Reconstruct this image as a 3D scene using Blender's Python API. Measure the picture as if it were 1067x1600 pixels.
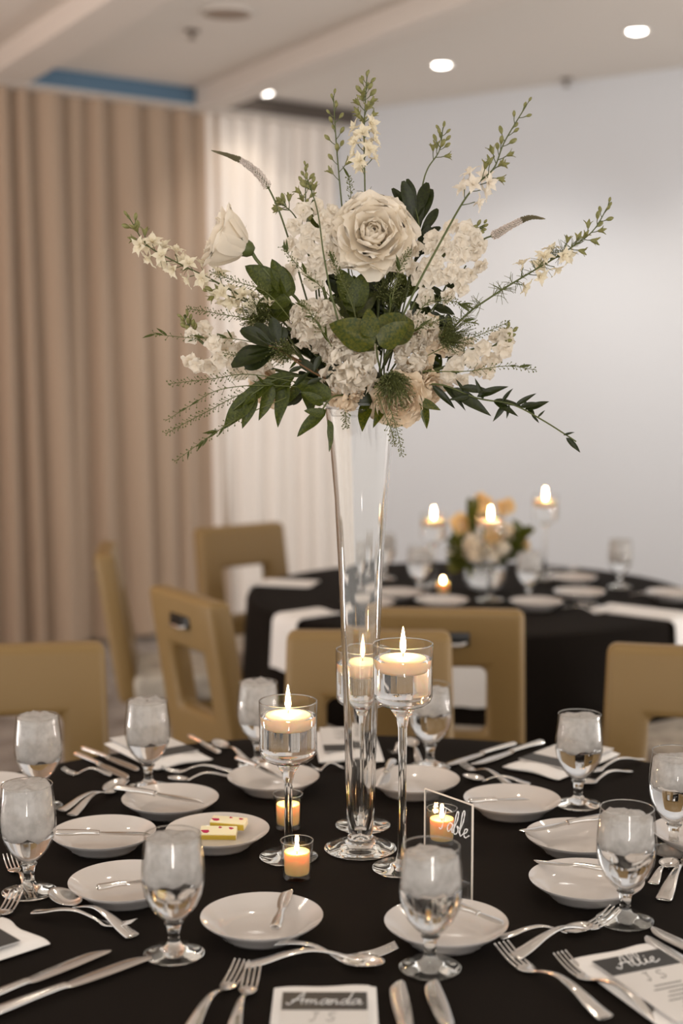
import bpy, bmesh, math, random
from mathutils import Vector, Matrix, Euler, noise
R = math.radians
rnd = random.Random(7)
SC = bpy.context.scene
COL = SC.collection
for o in list(bpy.data.objects):
    bpy.data.objects.remove(o)

# ------------------------------------------------------------------ camera, light, exposure
EYE, F = 1.539, 2222.0
PITCH = math.atan(240 / F)
cam = bpy.data.cameras.new('camera')
cam.sensor_fit = 'VERTICAL'; cam.sensor_height = 36; cam.lens = 50
cam.clip_start = .05
cam.dof.use_dof = True; cam.dof.focus_distance = 2.19; cam.dof.aperture_fstop = 2.1
camo = bpy.data.objects.new('camera', cam); COL.objects.link(camo)
camo.location = (0, 0, EYE); camo.rotation_euler = (R(90) - PITCH, 0, 0)
SC.camera = camo
vs = SC.view_settings
vs.view_transform = 'Standard'; vs.look = 'None'; vs.gamma = 1; vs.use_curve_mapping = False
vs.exposure = 0.92
cy = SC.cycles
cy.max_bounces = 20; cy.transmission_bounces = 20; cy.transparent_max_bounces = 40
cy.diffuse_bounces = 4; cy.glossy_bounces = 6
cy.sample_clamp_indirect = 4; cy.blur_glossy = .15
cy.use_denoising = True

world = bpy.data.worlds.new('world'); SC.world = world; world.use_nodes = True
bg = world.node_tree.nodes['Background']
bg.inputs[0].default_value = (1, .955, .915, 1); bg.inputs[1].default_value = 1.1

def lamp(name, kind, loc, energy, color, size, look=None, spot=None, blend=.6):
    d = bpy.data.lights.new(name, kind); d.energy = energy; d.color = color
    if kind == 'AREA': d.shape = 'DISK'; d.size = size
    else: d.shadow_soft_size = size
    if spot: d.spot_size = R(spot); d.spot_blend = blend
    o = bpy.data.objects.new(name, d); COL.objects.link(o); o.location = loc
    t = Vector(look) if look else Vector(loc) - Vector((0, 0, 1))
    o.rotation_euler = (t - Vector(loc)).to_track_quat('-Z', 'Y').to_euler()
    return o
ZB, ZC = 2.89, 2.99                      # underside of the beams, ceiling of the coffers
WARM = (1, .86, .70)
# recessed ceiling spots out of view: over the dining tables and the room behind the camera
for i, (x, y) in enumerate([(-1.5, 1.2), (.2, .9), (1.7, 1.3), (-1.6, 3.2), (1.9, 3.4), (.1, 3.0), (-.9, 5.2)]):
    lamp('downlight_lamp', 'SPOT', (x, y, 2.86), 9, WARM, .04, spot=110)
# added spots that brighten the white wall, no such fixtures known
for x, y, tx, ty in [(.9, 6.6, .5, 8.3), (1.75, 6.0, 1.6, 7.4), (2.6, 5.4, 2.5, 6.8)]:
    lamp('added_wall_wash', 'SPOT', (x, y, 2.86), 12, (.96, .98, 1), .05, look=(tx, ty, .35), spot=100, blend=1)
lamp('added_curtain_wash', 'SPOT', (-.25, 7.1, 2.86), 15, (1, .95, .90), .05, look=(-.4, 8.3, 1.2), spot=95, blend=.8)  # added spot to brighten the ivory curtain, no fixture known there
for x, y, e in [(-3.6, 3.2, 105), (3.6, 3.4, 120), (.3, -2.4, 165)]:       # added unseen spots throwing fill light up to the ceiling
    lamp('added_fill_uplight', 'SPOT', (x, y, .35), e, (1, .92, .85), .15, look=(x * .6, y + .6, 3), spot=165, blend=1)
lamp('amber_uplight', 'POINT', (-3.0, 4.9, 2.3), 11, (1, .42, .2), .1)

# ------------------------------------------------------------------ view helpers used to take positions off the photograph
def ray(x, y):
    u = (x - 533.5) / F; v = (800 - y) / F
    c, s = math.cos(PITCH), math.sin(PITCH)
    return Vector((u, c + v * s, -s + v * c))
def P(x, y, z=.75):
    d = ray(x, y); t = (z - EYE) / d.z
    return Vector((d.x * t, d.y * t, z))
def Q(x, y, Y):
    d = ray(x, y); t = Y / d.y
    return Vector((d.x * t, Y, EYE + d.z * t))

# ------------------------------------------------------------------ materials
def lin(r, g, b):
    f = lambda c: (c / 255 / 12.92) if c <= 10 else ((c / 255 + .055) / 1.055) ** 2.4
    return (f(r), f(g), f(b), 1)
def newmat(name):
    m = bpy.data.materials.new(name); m.use_nodes = True
    nt = m.node_tree
    return m, nt, nt.nodes['Principled BSDF'], nt.nodes['Material Output']
def pm(name, col, rough=.5, metal=0, bump=0, bscale=40, vary=0, vscale=8, col2=None, sheen=0, sss=0, sssr=.02, trans=0, coat=0, spec=.5):
    m, nt, b, out = newmat(name)
    b.inputs['Base Color'].default_value = col
    b.inputs['Roughness'].default_value = rough; b.inputs['Metallic'].default_value = metal
    b.inputs['Specular IOR Level'].default_value = spec
    if sheen: b.inputs['Sheen Weight'].default_value = sheen
    if coat: b.inputs['Coat Weight'].default_value = coat; b.inputs['Coat Roughness'].default_value = .05
    if sss:
        b.inputs['Subsurface Weight'].default_value = sss; b.inputs['Subsurface Radius'].default_value = (1, .55, .3)
        b.inputs['Subsurface Scale'].default_value = sssr
    if bump or vary or col2:
        tc = nt.nodes.new('ShaderNodeTexCoord')
    if bump:
        n = nt.nodes.new('ShaderNodeTexNoise'); n.inputs['Scale'].default_value = bscale; n.inputs['Detail'].default_value = 4
        nt.links.new(tc.outputs['Object'], n.inputs['Vector'])
        bp = nt.nodes.new('ShaderNodeBump'); bp.inputs['Strength'].default_value = bump; bp.inputs['Distance'].default_value = .01
        nt.links.new(n.outputs['Fac'], bp.inputs['Height']); nt.links.new(bp.outputs['Normal'], b.inputs['Normal'])
    if col2 or vary:
        n = nt.nodes.new('ShaderNodeTexNoise'); n.inputs['Scale'].default_value = vscale; n.inputs['Detail'].default_value = 3
        nt.links.new(tc.outputs['Object'], n.inputs['Vector'])
        r = nt.nodes.new('ShaderNodeValToRGB'); r.color_ramp.elements[0].position = .35; r.color_ramp.elements[1].position = .65
        r.color_ramp.elements[0].color = col
        r.color_ramp.elements[1].color = col2 if col2 else tuple(min(1, c * (1 + vary)) for c in col[:3]) + (1,)
        nt.links.new(n.outputs['Fac'], r.inputs['Fac']); nt.links.new(r.outputs['Color'], b.inputs['Base Color'])
    if trans:                                   # light shines through: petals and leaves
        t = nt.nodes.new('ShaderNodeBsdfTranslucent'); t.inputs[0].default_value = col
        if col2 or vary: nt.links.new(r.outputs['Color'], t.inputs[0])
        mx = nt.nodes.new('ShaderNodeMixShader'); mx.inputs[0].default_value = trans
        nt.links.new(b.outputs[0], mx.inputs[1]); nt.links.new(t.outputs[0], mx.inputs[2]); nt.links.new(mx.outputs[0], out.inputs[0])
    return m
def thin_glass(name, tint=(.975, .975, .97), edge=(.74, .73, .71), rough=0, frost=0):
    """thin-walled glass: clear straight through, mirror-like and darker towards its grazing edges"""
    m, nt, b, out = newmat(name); nt.nodes.remove(b)
    lw = nt.nodes.new('ShaderNodeLayerWeight'); lw.inputs[0].default_value = .35
    rp = nt.nodes.new('ShaderNodeValToRGB')
    rp.color_ramp.elements[0].color = (*tint, 1); rp.color_ramp.elements[0].position = .45
    rp.color_ramp.elements[1].color = (*edge, 1); rp.color_ramp.elements[1].position = .95
    tr = nt.nodes.new('ShaderNodeBsdfTransparent'); gl = nt.nodes.new('ShaderNodeBsdfGlossy'); gl.inputs['Roughness'].default_value = rough
    l2 = nt.nodes.new('ShaderNodeLayerWeight'); l2.inputs[0].default_value = .5
    pw = nt.nodes.new('ShaderNodeMath'); pw.operation = 'POWER'; pw.inputs[1].default_value = 5; nt.links.new(l2.outputs['Facing'], pw.inputs[0])
    fr = nt.nodes.new('ShaderNodeMath'); fr.operation = 'MULTIPLY_ADD'; fr.inputs[1].default_value = .96; fr.inputs[2].default_value = .04; nt.links.new(pw.outputs[0], fr.inputs[0])
    mx = nt.nodes.new('ShaderNodeMixShader')
    nt.links.new(lw.outputs['Facing'], rp.inputs[0]); nt.links.new(rp.outputs[0], tr.inputs[0])
    nt.links.new(fr.outputs[0], mx.inputs[0]); nt.links.new(tr.outputs[0], mx.inputs[1]); nt.links.new(gl.outputs[0], mx.inputs[2])
    last = mx
    if frost:
        d = nt.nodes.new('ShaderNodeBsdfTranslucent'); d.inputs[0].default_value = (.9, .9, .9, 1)
        m2 = nt.nodes.new('ShaderNodeMixShader'); m2.inputs[0].default_value = frost
        nt.links.new(mx.outputs[0], m2.inputs[1]); nt.links.new(d.outputs[0], m2.inputs[2]); last = m2
    nt.links.new(last.outputs[0], out.inputs[0])
    return m
def solid_glass(name, ior=1.45, col=(1, 1, 1, 1), rough=0):
    m, nt, b, out = newmat(name); nt.nodes.remove(b)
    g = nt.nodes.new('ShaderNodeBsdfGlass'); g.inputs['IOR'].default_value = ior; g.inputs['Color'].default_value = col; g.inputs['Roughness'].default_value = rough
    nt.links.new(g.outputs[0], out.inputs[0]); return m
def glow(name, col, strength):
    m, nt, b, out = newmat(name); nt.nodes.remove(b)
    e = nt.nodes.new('ShaderNodeEmission'); e.inputs[0].default_value = col; e.inputs[1].default_value = strength
    nt.links.new(e.outputs[0], out.inputs[0]); return m
def ice_mat():
    m, nt, b, out = newmat('crushed_ice')
    b.inputs['Base Color'].default_value = (.64, .625, .61, 1); b.inputs['Roughness'].default_value = .25
    g = nt.nodes.new('ShaderNodeBsdfGlass'); g.inputs['IOR'].default_value = 1.2; g.inputs['Roughness'].default_value = .12
    t = nt.nodes.new('ShaderNodeBsdfTranslucent'); t.inputs[0].default_value = (.66, .645, .63, 1)
    tc = nt.nodes.new('ShaderNodeTexCoord'); n = nt.nodes.new('ShaderNodeTexNoise'); n.inputs['Scale'].default_value = 55; n.inputs['Detail'].default_value = 5
    nt.links.new(tc.outputs['Object'], n.inputs['Vector'])
    r = nt.nodes.new('ShaderNodeMapRange'); r.inputs[1].default_value = .40; r.inputs[2].default_value = .66; r.inputs[3].default_value = .0; r.inputs[4].default_value = .34
    nt.links.new(n.outputs['Fac'], r.inputs[0])
    a = nt.nodes.new('ShaderNodeMixShader'); a.inputs[0].default_value = .5
    nt.links.new(b.outputs[0], a.inputs[1]); nt.links.new(t.outputs[0], a.inputs[2])
    mx = nt.nodes.new('ShaderNodeMixShader'); nt.links.new(r.outputs[0], mx.inputs[0])
    nt.links.new(a.outputs[0], mx.inputs[1]); nt.links.new(g.outputs[0], mx.inputs[2]); nt.links.new(mx.outputs[0], out.inputs[0])
    bp = nt.nodes.new('ShaderNodeBump'); bp.inputs['Strength'].default_value = .6; bp.inputs['Distance'].default_value = .004
    nt.links.new(n.outputs['Fac'], bp.inputs['Height'])
    for s in (b, g): nt.links.new(bp.outputs[0], s.inputs['Normal'])
    return m
M = dict(
    wall=pm('wall_paint', (.68, .71, .75, 1), .9), ceil=pm('ceiling_paint', (.70, .66, .615, 1), .95),
    beam=pm('beam_paint', (.66, .615, .57, 1), .95), blue=pm('cove_blue_light_tint', lin(88, 116, 140), .9), dark=pm('cove_shade_tint', lin(88, 80, 74), .9),  # cove colours hold the blue light and the recess shade
    carpet=pm('grey_carpet', lin(120, 112, 106), .95, bump=.5, bscale=300, col2=lin(165, 158, 152), vscale=7),
    taupe=pm('taupe_drape', lin(170, 149, 129), .95, bump=.1, bscale=300, sheen=.2), ivory=pm('ivory_drape', lin(236, 229, 222), .9, bump=.1, bscale=300),
    cloth=pm('black_table_linen', (.0075, .0052, .0038, 1), .9, bump=.12, bscale=9, spec=.12),
    vinyl=pm('olive_vinyl', lin(132, 106, 62), .5, bump=.06, bscale=120), seat=pm('pale_seat_fabric', lin(190, 182, 170), .9, col2=lin(150, 142, 132), vscale=14),
    metal=pm('dark_metal', (.05, .05, .05, 1), .35, 1), steel=pm('polished_steel', (.80, .78, .75, 1), .13, 1), chrome=pm('chrome', (.7, .7, .7, 1), .2, 1),
    china=pm('white_china', (.60, .565, .54, 1), .09, coat=.5), linen=pm('white_napkin', (.80, .79, .78, 1), .9, bump=.25, bscale=60),
    print=pm('black_print', (.03, .03, .03, 1), .5), paper=pm('menu_paper', (.66, .645, .63, 1), .7), ink=pm('grey_ink', (.12, .12, .12, 1), .6), white=pm('white_ink', (.85, .85, .85, 1), .6),
    glass=thin_glass('thin_glass'), vase=solid_glass('vase_glass', 1.46, (.995, .995, .99, 1)), solid=solid_glass('solid_glass', 1.5, (.97, .97, .96, 1)), water=solid_glass('water', 1.33),
    acrylic=thin_glass('clear_acrylic', (.93, .93, .93), (.6, .6, .6), frost=.02), edge=pm('polished_acrylic_edge', (.75, .68, .6, 1), .3),
    wax=pm('floating_wax', (.84, .66, .45, 1), .45, sss=1, sssr=.03), amber=pm('votive_wax', (.92, .60, .27, 1), .5, sss=1, sssr=.011),
    wick=pm('wick', (.02, .015, .01, 1), .9), flame=glow('flame', (1, .60, .27, 1), 100), lens=glow('lamp_lens', (1, .93, .85, 1), 9),
    rose=pm('rose_petal', (.93, .86, .74, 1), .6, trans=.4), white_petal=pm('white_petal', (.88, .815, .705, 1), .6, trans=.35), cream=pm('cream_petal', (.84, .77, .60, 1), .6, trans=.3),
    vtip=pm('veronica_tip', lin(128, 120, 90), .6), veron=pm('veronica_floret', (.80, .72, .66, 1), .7), candlelit=pm('candlelit_petal', (.84, .70, .52, 1), .6, trans=.3),  # last petal colour here has warm candle glow put into it
    leaf=pm('leaf_green', lin(48, 58, 14), .42, col2=lin(78, 86, 24), spec=.35, vscale=18, trans=.22), dleaf=pm('dark_leaf', lin(27, 34, 10), .36, col2=lin(42, 50, 14), spec=.35, vscale=15, trans=.1),
    gleaf=pm('salal_leaf', lin(42, 58, 9), .36, col2=lin(88, 88, 18), spec=.35, vscale=16, trans=.2),
    stem=pm('stem_green', lin(76, 84, 38), .5), bud=pm('bud_green', lin(112, 114, 60), .5, col2=lin(152, 148, 94), vscale=90, trans=.15), wisp=pm('wisp_green', lin(92, 98, 48), .6), brown=pm('brown_twig', lin(104, 74, 42), .6),
    butter=pm('butter', (.88, .80, .55, 1), .4, sss=.4, sssr=.004), rind=pm('butter_herb_side', lin(196, 170, 60), .45), magenta=pm('dried_petal', lin(180, 25, 75), .6),
    ice=ice_mat(), grille=pm('speaker_grille', lin(150, 135, 122), .9), sprink=pm('sprinkler_metal', lin(110, 98, 88), .5, .3),
    yellow=pm('butter_yellow_petal', (.86, .66, .34, 1), .6, trans=.3), ring=pm('lamp_ring', (.75, .72, .68, 1), .5),
)

# ------------------------------------------------------------------ mesh helpers
class MB:
    def __init__(s): s.v = []; s.f = []
    def add(s, vs, fs):
        k = len(s.v); s.v += [Vector(v) for v in vs]; s.f += [tuple(i + k for i in f) for f in fs]; return s
    def grid(s, rows, closed=False):
        n = len(rows[0]); vs = [p for r in rows for p in r]; fs = []
        for i in range(len(rows) - 1):
            for j in range(n if closed else n - 1):
                a = i * n + j; b = i * n + (j + 1) % n
                fs.append((a, b, b + n, a + n))
        return s.add(vs, fs)
    def lathe(s, prof, n=32, loc=(0, 0, 0)):
        L = Vector(loc); vs = []; rings = []; fs = []
        for r, z in prof:
            if r < 1e-6: rings.append([len(vs)]); vs.append(L + Vector((0, 0, z)))
            else:
                rings.append(list(range(len(vs), len(vs) + n)))
                vs += [L + Vector((r * math.cos(2 * math.pi * i / n), r * math.sin(2 * math.pi * i / n), z)) for i in range(n)]
        for a, b in zip(rings, rings[1:]):
            for i in range(n):
                j = (i + 1) % n
                if len(a) == 1 and len(b) == 1: continue
                if len(a) == 1: fs.append((a[0], b[i], b[j]))
                elif len(b) == 1: fs.append((a[i], b[0], a[j]))
                else: fs.append((a[i], b[i], b[j], a[j]))
        return s.add(vs, [f[::-1] for f in fs])
    def tube(s, pts, rad, n=6):
        pts = [Vector(p) for p in pts]; rows = []
        if not hasattr(rad, '__len__'): rad = [rad] * len(pts)
        ref = None
        for i, p in enumerate(pts):
            t = (pts[min(i + 1, len(pts) - 1)] - pts[max(i - 1, 0)])
            t = t.normalized() if t.length > 1e-9 else Vector((0, 0, 1))
            if ref is None: ref = Vector((0, 0, 1)) if abs(t.z) < .9 else Vector((1, 0, 0))
            a = t.cross(ref); a = a.normalized() if a.length > 1e-6 else t.orthogonal().normalized()
            b = a.cross(t).normalized(); ref = b
            rows.append([p + (a * math.cos(2 * math.pi * k / n) + b * math.sin(2 * math.pi * k / n)) * rad[i] for k in range(n)])
        k = len(s.v); s.grid(rows, True)
        s.f.append(tuple(range(k, k + n))); s.f.append(tuple(range(k + (len(pts) - 1) * n, k + len(pts) * n))[::-1])
        return s
    def box(s, c, h, rot=0):
        c = Vector(c); m = Matrix.Rotation(rot, 3, 'Z')
        vs = [c + m @ Vector((x * h[0], y * h[1], z * h[2])) for x in (-1, 1) for y in (-1, 1) for z in (-1, 1)]
        return s.add(vs, [(0, 1, 3, 2), (4, 6, 7, 5), (0, 4, 5, 1), (2, 3, 7, 6), (0, 2, 6, 4), (1, 5, 7, 3)])
    def mesh(s, name, mat, smooth=True, bevel=0, seg=2, angle=40):
        me = bpy.data.meshes.new(name); me.from_pydata([tuple(v) for v in s.v], [], s.f)
        if bevel:
            bm = bmesh.new(); bm.from_mesh(me); bmesh.ops.remove_doubles(bm, verts=bm.verts, dist=1e-5)
            bmesh.ops.recalc_face_normals(bm, faces=bm.faces)
            es = [e for e in bm.edges if len(e.link_faces) == 2 and e.calc_face_angle(0) > R(30)]
            bmesh.ops.bevel(bm, geom=es, offset=bevel, segments=seg, affect='EDGES', profile=.5)
            bm.to_mesh(me); bm.free()
        me.materials.append(M[mat] if isinstance(mat, str) else mat)
        if smooth:
            me.polygons.foreach_set('use_smooth', [True] * len(me.polygons))
            if angle: me.set_sharp_from_angle(angle=R(angle))
        me.update(); return me
    def build(s, name, mat, parent=None, world=False, **kw):
        if world and parent is not None:
            s.v = [v - parent.location for v in s.v]
        return link(s.mesh(name, mat, **kw), name, parent)
def link(me, name, parent=None, mw=None):
    o = bpy.data.objects.new(name, me); COL.objects.link(o)
    if parent is not None: o.parent = parent
    if mw is not None: o.matrix_local = Matrix.Translation(-parent.location) @ mw if parent is not None else mw
    return o
def tag(o, label, cat, group=None, kind=None):
    o['label'] = label; o['category'] = cat
    if group: o['group'] = group
    if kind: o['kind'] = kind
    return o
def thing(name, label, cat, loc=(0, 0, 0), rz=0, group=None):
    o = bpy.data.objects.new(name, None); COL.objects.link(o); o.empty_display_size = .02
    o.location = loc; o.rotation_euler = (0, 0, rz); return tag(o, label, cat, group)
def struct(o): o['kind'] = 'structure'; return o
KIDS = {}
def copy_tree(o, parent=None):
    c = o.copy(); COL.objects.link(c)
    if parent is not None:
        c.parent = parent; c.matrix_parent_inverse = o.matrix_parent_inverse.copy()
    if o.name not in KIDS: KIDS[o.name] = list(o.children)
    for ch in KIDS[o.name]: copy_tree(ch, c)
    return c
def orient(pos, d, up=(0, 0, 1), s=1):
    """matrix whose Z runs along d"""
    q = Vector(d).normalized().to_track_quat('Z', 'Y')
    return Matrix.Translation(pos) @ q.to_matrix().to_4x4() @ Matrix.Scale(s, 4)
def smooth_path(pts, per=6):
    pts = [Vector(p) for p in pts]; out = []
    ext = [pts[0] * 2 - pts[1]] + pts + [pts[-1] * 2 - pts[-2]]
    for i in range(1, len(ext) - 2):
        a, b, c, d = ext[i - 1:i + 3]
        for k in range(per):
            t = k / per
            out.append(.5 * ((2 * b) + (c - a) * t + (2 * a - 5 * b + 4 * c - d) * t * t + (3 * b - a - 3 * c + d) * t ** 3))
    out.append(pts[-1]); return out

# ------------------------------------------------------------------ room shell
U = Vector((.782, .623, 0)); N = Vector((.623, -.782, 0))          # along the curtain wall, and out of it into the room
CORNER = Vector((-.03, 8.66, 0))
def up(p, z): return Vector((p.x, p.y, z))
def slab(name, base, d, length, thick, z0, z1, mat, side):
    """upright slab from base along d, its thickness on the far side"""
    n = Vector((d.y, -d.x, 0)) * side
    a, b = base, base + d * length
    q = [a, b, b - n * thick, a - n * thick]
    return MB().add([up(p, z0) for p in q] + [up(p, z1) for p in q],
                    [(0, 1, 2, 3), (4, 7, 6, 5), (0, 4, 5, 1), (1, 5, 6, 2), (2, 6, 7, 3), (3, 7, 4, 0)]).build(name, mat, smooth=False)
struct(MB().box((0, 3.5, -.05), (7, 7, .05)).build('floor', 'carpet', smooth=False))
WL = CORNER - N * .22
struct(slab('wall_left', WL + U * .4, -U, 7.5, .12, 0, 3.2, 'wall', -1))
WR_END = P(1067, 105, ZC); WD = (up(WR_END, 0) - CORNER).normalized()
struct(slab('wall_right', CORNER - WD * .5, WD, 6.5, .12, 0, 3.2, 'wall', 1))
struct(MB().box((0, 3.5, ZC + .06), (7, 7, .06)).build('ceiling', 'ceil', smooth=False))
BD = Vector((.485, -.875, 0)).normalized()                           # the cross beams run this way
def beam(name, p, length, width, mat='beam'):
    n = Vector((-BD.y, BD.x, 0))
    q = [p, p + BD * length, p + BD * length + n * width, p + n * width]
    return struct(MB().add([up(k, ZB) for k in q] + [up(k, ZC) for k in q],
        [(3, 2, 1, 0), (0, 1, 5, 4), (1, 2, 6, 5), (2, 3, 7, 6), (3, 0, 4, 7)]).build(name, mat, smooth=False, bevel=.006))
SOF = .13                                                           # the soffit in front of the curtain
sb = CORNER + N * SOF
q = [WL + U * .3, WL - U * 7, sb - U * 7 , sb + U * .3]
struct(MB().add([up(k, ZB) for k in q] + [up(k, ZC) for k in q], [(0, 1, 2, 3), (2, 3, 7, 6), (3, 0, 4, 7), (1, 2, 6, 5)]).build('trim_1', 'beam', smooth=False))
def on_soffit(x):                                                   # where the sight line of column x meets the soffit's front line
    d = ray(x, 150); t = ((sb.x) * U.y - (sb.y) * U.x) / (d.x * U.y - d.y * U.x)
    return Vector((d.x * t, d.y * t, 0))
p2, p1 = on_soffit(305), on_soffit(-25)
beam('trim_2', p2, 8, .17); beam('trim_3', p1, 8, .22)
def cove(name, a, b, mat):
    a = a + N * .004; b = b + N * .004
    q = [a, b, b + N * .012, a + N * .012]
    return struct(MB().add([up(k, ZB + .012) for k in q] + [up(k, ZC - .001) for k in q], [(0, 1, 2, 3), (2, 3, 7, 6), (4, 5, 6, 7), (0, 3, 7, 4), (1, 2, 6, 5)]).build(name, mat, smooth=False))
n_ = Vector((-BD.y, BD.x, 0))
cove('trim_4', on_soffit(34), on_soffit(303), 'blue'); cove('trim_5', on_soffit(345), sb + U * .1, 'dark')  # blue glow and dark recess shade are painted on as strips

# ceiling fittings
for i, (x, y, w) in enumerate([(413, 143, 'nearest the curtain corner'), (690, 99, 'in the middle of the row'), (995, 46, 'nearest the camera')]):
    p = P(x, y, ZC); t = thing('downlight', f'lit round recessed ceiling downlight, {w}', 'light', (p.x, p.y, ZC - .001), 0, 'ceiling downlights')
    MB().lathe([(.040, 0), (.062, 0), (.062, -.006), (.050, -.010), (.040, -.004), (.040, 0)], 28).build('trim_ring', 'ring', t)
    MB().lathe([(0, -.017), (.022, -.0155), (.036, -.011), (.041, -.004), (.041, -.0005), (0, -.0005)], 24).build('lens', 'lens', t)
    lamp('downlight_lamp', 'SPOT', (p.x, p.y, ZC - .03), 3 if i == 0 else 12, WARM, .03, spot=120)
p = P(355, 18, ZC); t = thing('ceiling_speaker', 'round flush ceiling speaker with a taupe grille', 'speaker', (p.x, p.y, ZC - .001))
MB().lathe([(0, -.012), (.10, -.011), (.102, 0)], 32).build('grille', 'grille', t)
MB().lathe([(.102, 0), (.102, -.013), (.115, -.010), (.118, 0)], 32).build('rim', 'beam', t)
for x, y, w in [(300, 47, 'beside the round ceiling speaker'), (885, 123, 'close to the white wall')]:
    p = P(x, y, ZC); t = thing('sprinkler', f'small metal fire sprinkler head {w}', 'sprinkler', (p.x, p.y, ZC - .001), 0, 'sprinkler heads')
    MB().lathe([(.034, 0), (.034, -.006), (.012, -.012), (0, -.012)], 20).build('escutcheon', 'sprink', t)
    MB().lathe([(0, -.012), (.009, -.012), (.008, -.035), (0, -.035)], 12).build('body', 'sprink', t)
    MB().lathe([(0, -.036), (.02, -.036), (.02, -.039), (0, -.039)], 16).build('deflector', 'sprink', t)

# curtains: one continuous pleated sheet each, standing a little off the wall
def curtain(name, s0, s1, mat, label, seed, period, amp):
    r = random.Random(seed); s = s0; knots = [s0]
    while s < s1: s += period * r.uniform(.65, 1.35); knots.append(s)
    rows = [[], []]; cols = []
    for a, b in zip(knots, knots[1:]):
        am = amp * r.uniform(.7, 1.25); sk = r.uniform(.35, .65); lean = r.uniform(-.03, .03)
        for k in range(12):
            t = k / 12; tt = t / sk * .5 if t < sk else .5 + (t - sk) / (1 - sk) * .5
            cols.append((a + (b - a) * t, am * abs(math.sin(math.pi * tt)) ** .75, lean))
    rows = []
    for z in (ZB - .002, 2.2, 1.5, .8, .02):
        w = 1 - z / ZB
        rows.append([up(CORNER - U * (s1 - c + (s0 - s0)) + U * (l * w * 2) + N * (.0 + d * (1 + .25 * w) - .03), z) for c, d, l in cols])
    o = MB().grid(rows).build(name, mat, angle=0)
    return tag(o, label, 'curtain')
d = ray(314, 600); t = (CORNER.x * U.y - CORNER.y * U.x) / (d.x * U.y - d.y * U.x)
split = (CORNER - Vector((d.x * t, d.y * t, 0))).length
curtain('curtain', 0, split - .01, 'ivory', 'pale ivory pleated curtain filling the room corner', 3, .115, .055)
o = curtain('curtain', 0, 6.2 - split, 'taupe', 'taupe floor-length pleated drape covering the wall left of the ivory curtain', 5, .155, .075)
o.location = -U * split

# ------------------------------------------------------------------ tables
def tablecloth(name, c, r, label, nf, seed):
    rr = random.Random(seed); n = 120; rows = []
    ph = [rr.uniform(0, 6.28) for _ in range(3)]
    prof = [(0.02, 0), (.5 * r, 0), (.9 * r, 0), (.985 * r, 0), (.997 * r, -.003), (r, -.012)] + [(r + .006, -.1), (r + .012, -.3), (r + .02, -.5), (r + .025, -.735)]
    for k, (q, z) in enumerate(prof):
        row = []
        for i in range(n):
            a = 2 * math.pi * i / n
            f = (math.sin(nf * a + ph[0]) + .5 * math.sin((nf + 5) * a + ph[1])) * .03 * max(0, -z - .02) / .7 if z < -.02 else 0
            row.append(Vector((c[0] + (q + f) * math.cos(a), c[1] + (q + f) * math.sin(a), .75 + z)))
        rows.append(row)
    mb = MB(); mb.grid(rows, True); mb.f.append(tuple(range(n))[::-1]) if False else None
    k = len(mb.v); mb.v.append(Vector((c[0], c[1], .75)))
    mb.f += [(k, (i + 1) % n, i) for i in range(n)]
    return tag(mb.build(name, 'cloth', angle=0), label, 'tablecloth')
TC = Vector((.03, 2.01, .75)); TF = Vector((.44, 4.75, .75))
tablecloth('tablecloth', TC, .93, 'black tablecloth over the near round table under the tall vase', 17, 1)
tablecloth('tablecloth', TF, .76, 'black tablecloth over the far round table, hanging to the floor', 14, 2)

# ------------------------------------------------------------------ chairs
def make_chair():
    t = thing('dining_chair', 'x', 'chair', (0, 0, 0), 0, 'olive banquet chairs')
    # faces +Y: the back is at the -Y side and leans back
    def bk(x, z): return -.215 - (z - .45) * .16 + .03 * (x / .22) ** 2 * 0
    xs = [-.20, -.10, .10, .20]; zs = [.40, .565, .745, .90]
    mb = MB()
    def W(x, z, s): 
        taper = 1 + (.65 - z) * .12
        return Vector((x * taper, bk(x, z) + s * .034, z))
    for s in (-1, 1):
        for i in range(3):
            for j in range(3):
                if i == 1 and j == 1: continue
                mb.add([W(xs[i], zs[j], s), W(xs[i + 1], zs[j], s), W(xs[i + 1], zs[j + 1], s), W(xs[i], zs[j + 1], s)], [(0, 1, 2, 3) if s < 0 else (3, 2, 1, 0)])
    out = [(0, 0), (1, 0), (2, 0), (3, 0), (3, 1), (3, 2), (3, 3), (2, 3), (1, 3), (0, 3), (0, 2), (0, 1), (0, 0)]
    inn = [(1, 1), (1, 2), (2, 2), (2, 1), (1, 1)]
    for loop in (out, inn):
        for (a, b), (c, d) in zip(loop, loop[1:]):
            mb.add([W(xs[a], zs[b], -1), W(xs[a], zs[b], 1), W(xs[c], zs[d], 1), W(xs[c], zs[d], -1)], [(0, 1, 2, 3)])
    mb.build('backrest', 'vinyl', t, bevel=.022, seg=4, angle=60)
    h = MB().box((0, bk(0, .825) - .036, .825), (.055, .006, .018)).build('handle_slot', 'metal', t, bevel=.004)
    MB().tube([(-.045, -.315, .815), (-.03, -.325, .812), (.03, -.325, .812), (.045, -.315, .815)], .005).build('pull', 'chrome', h)
    MB().box((0, -.035, .45), (.21, .165, .045)).build('seat', 'seat', t, bevel=.025, seg=3, angle=60)
    MB().box((0, -.035, .375), (.19, .15, .03)).build('seat_rail', 'vinyl', t, bevel=.006)
    for x in (-.18, .18):
        for y in (-.16, .09):
            MB().tube([(x, y, .36), (x * 1.06, y * 1.12, .0)], [.018, .014], 8).build('leg', 'metal', t)
    return t
ch0 = make_chair()
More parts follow.
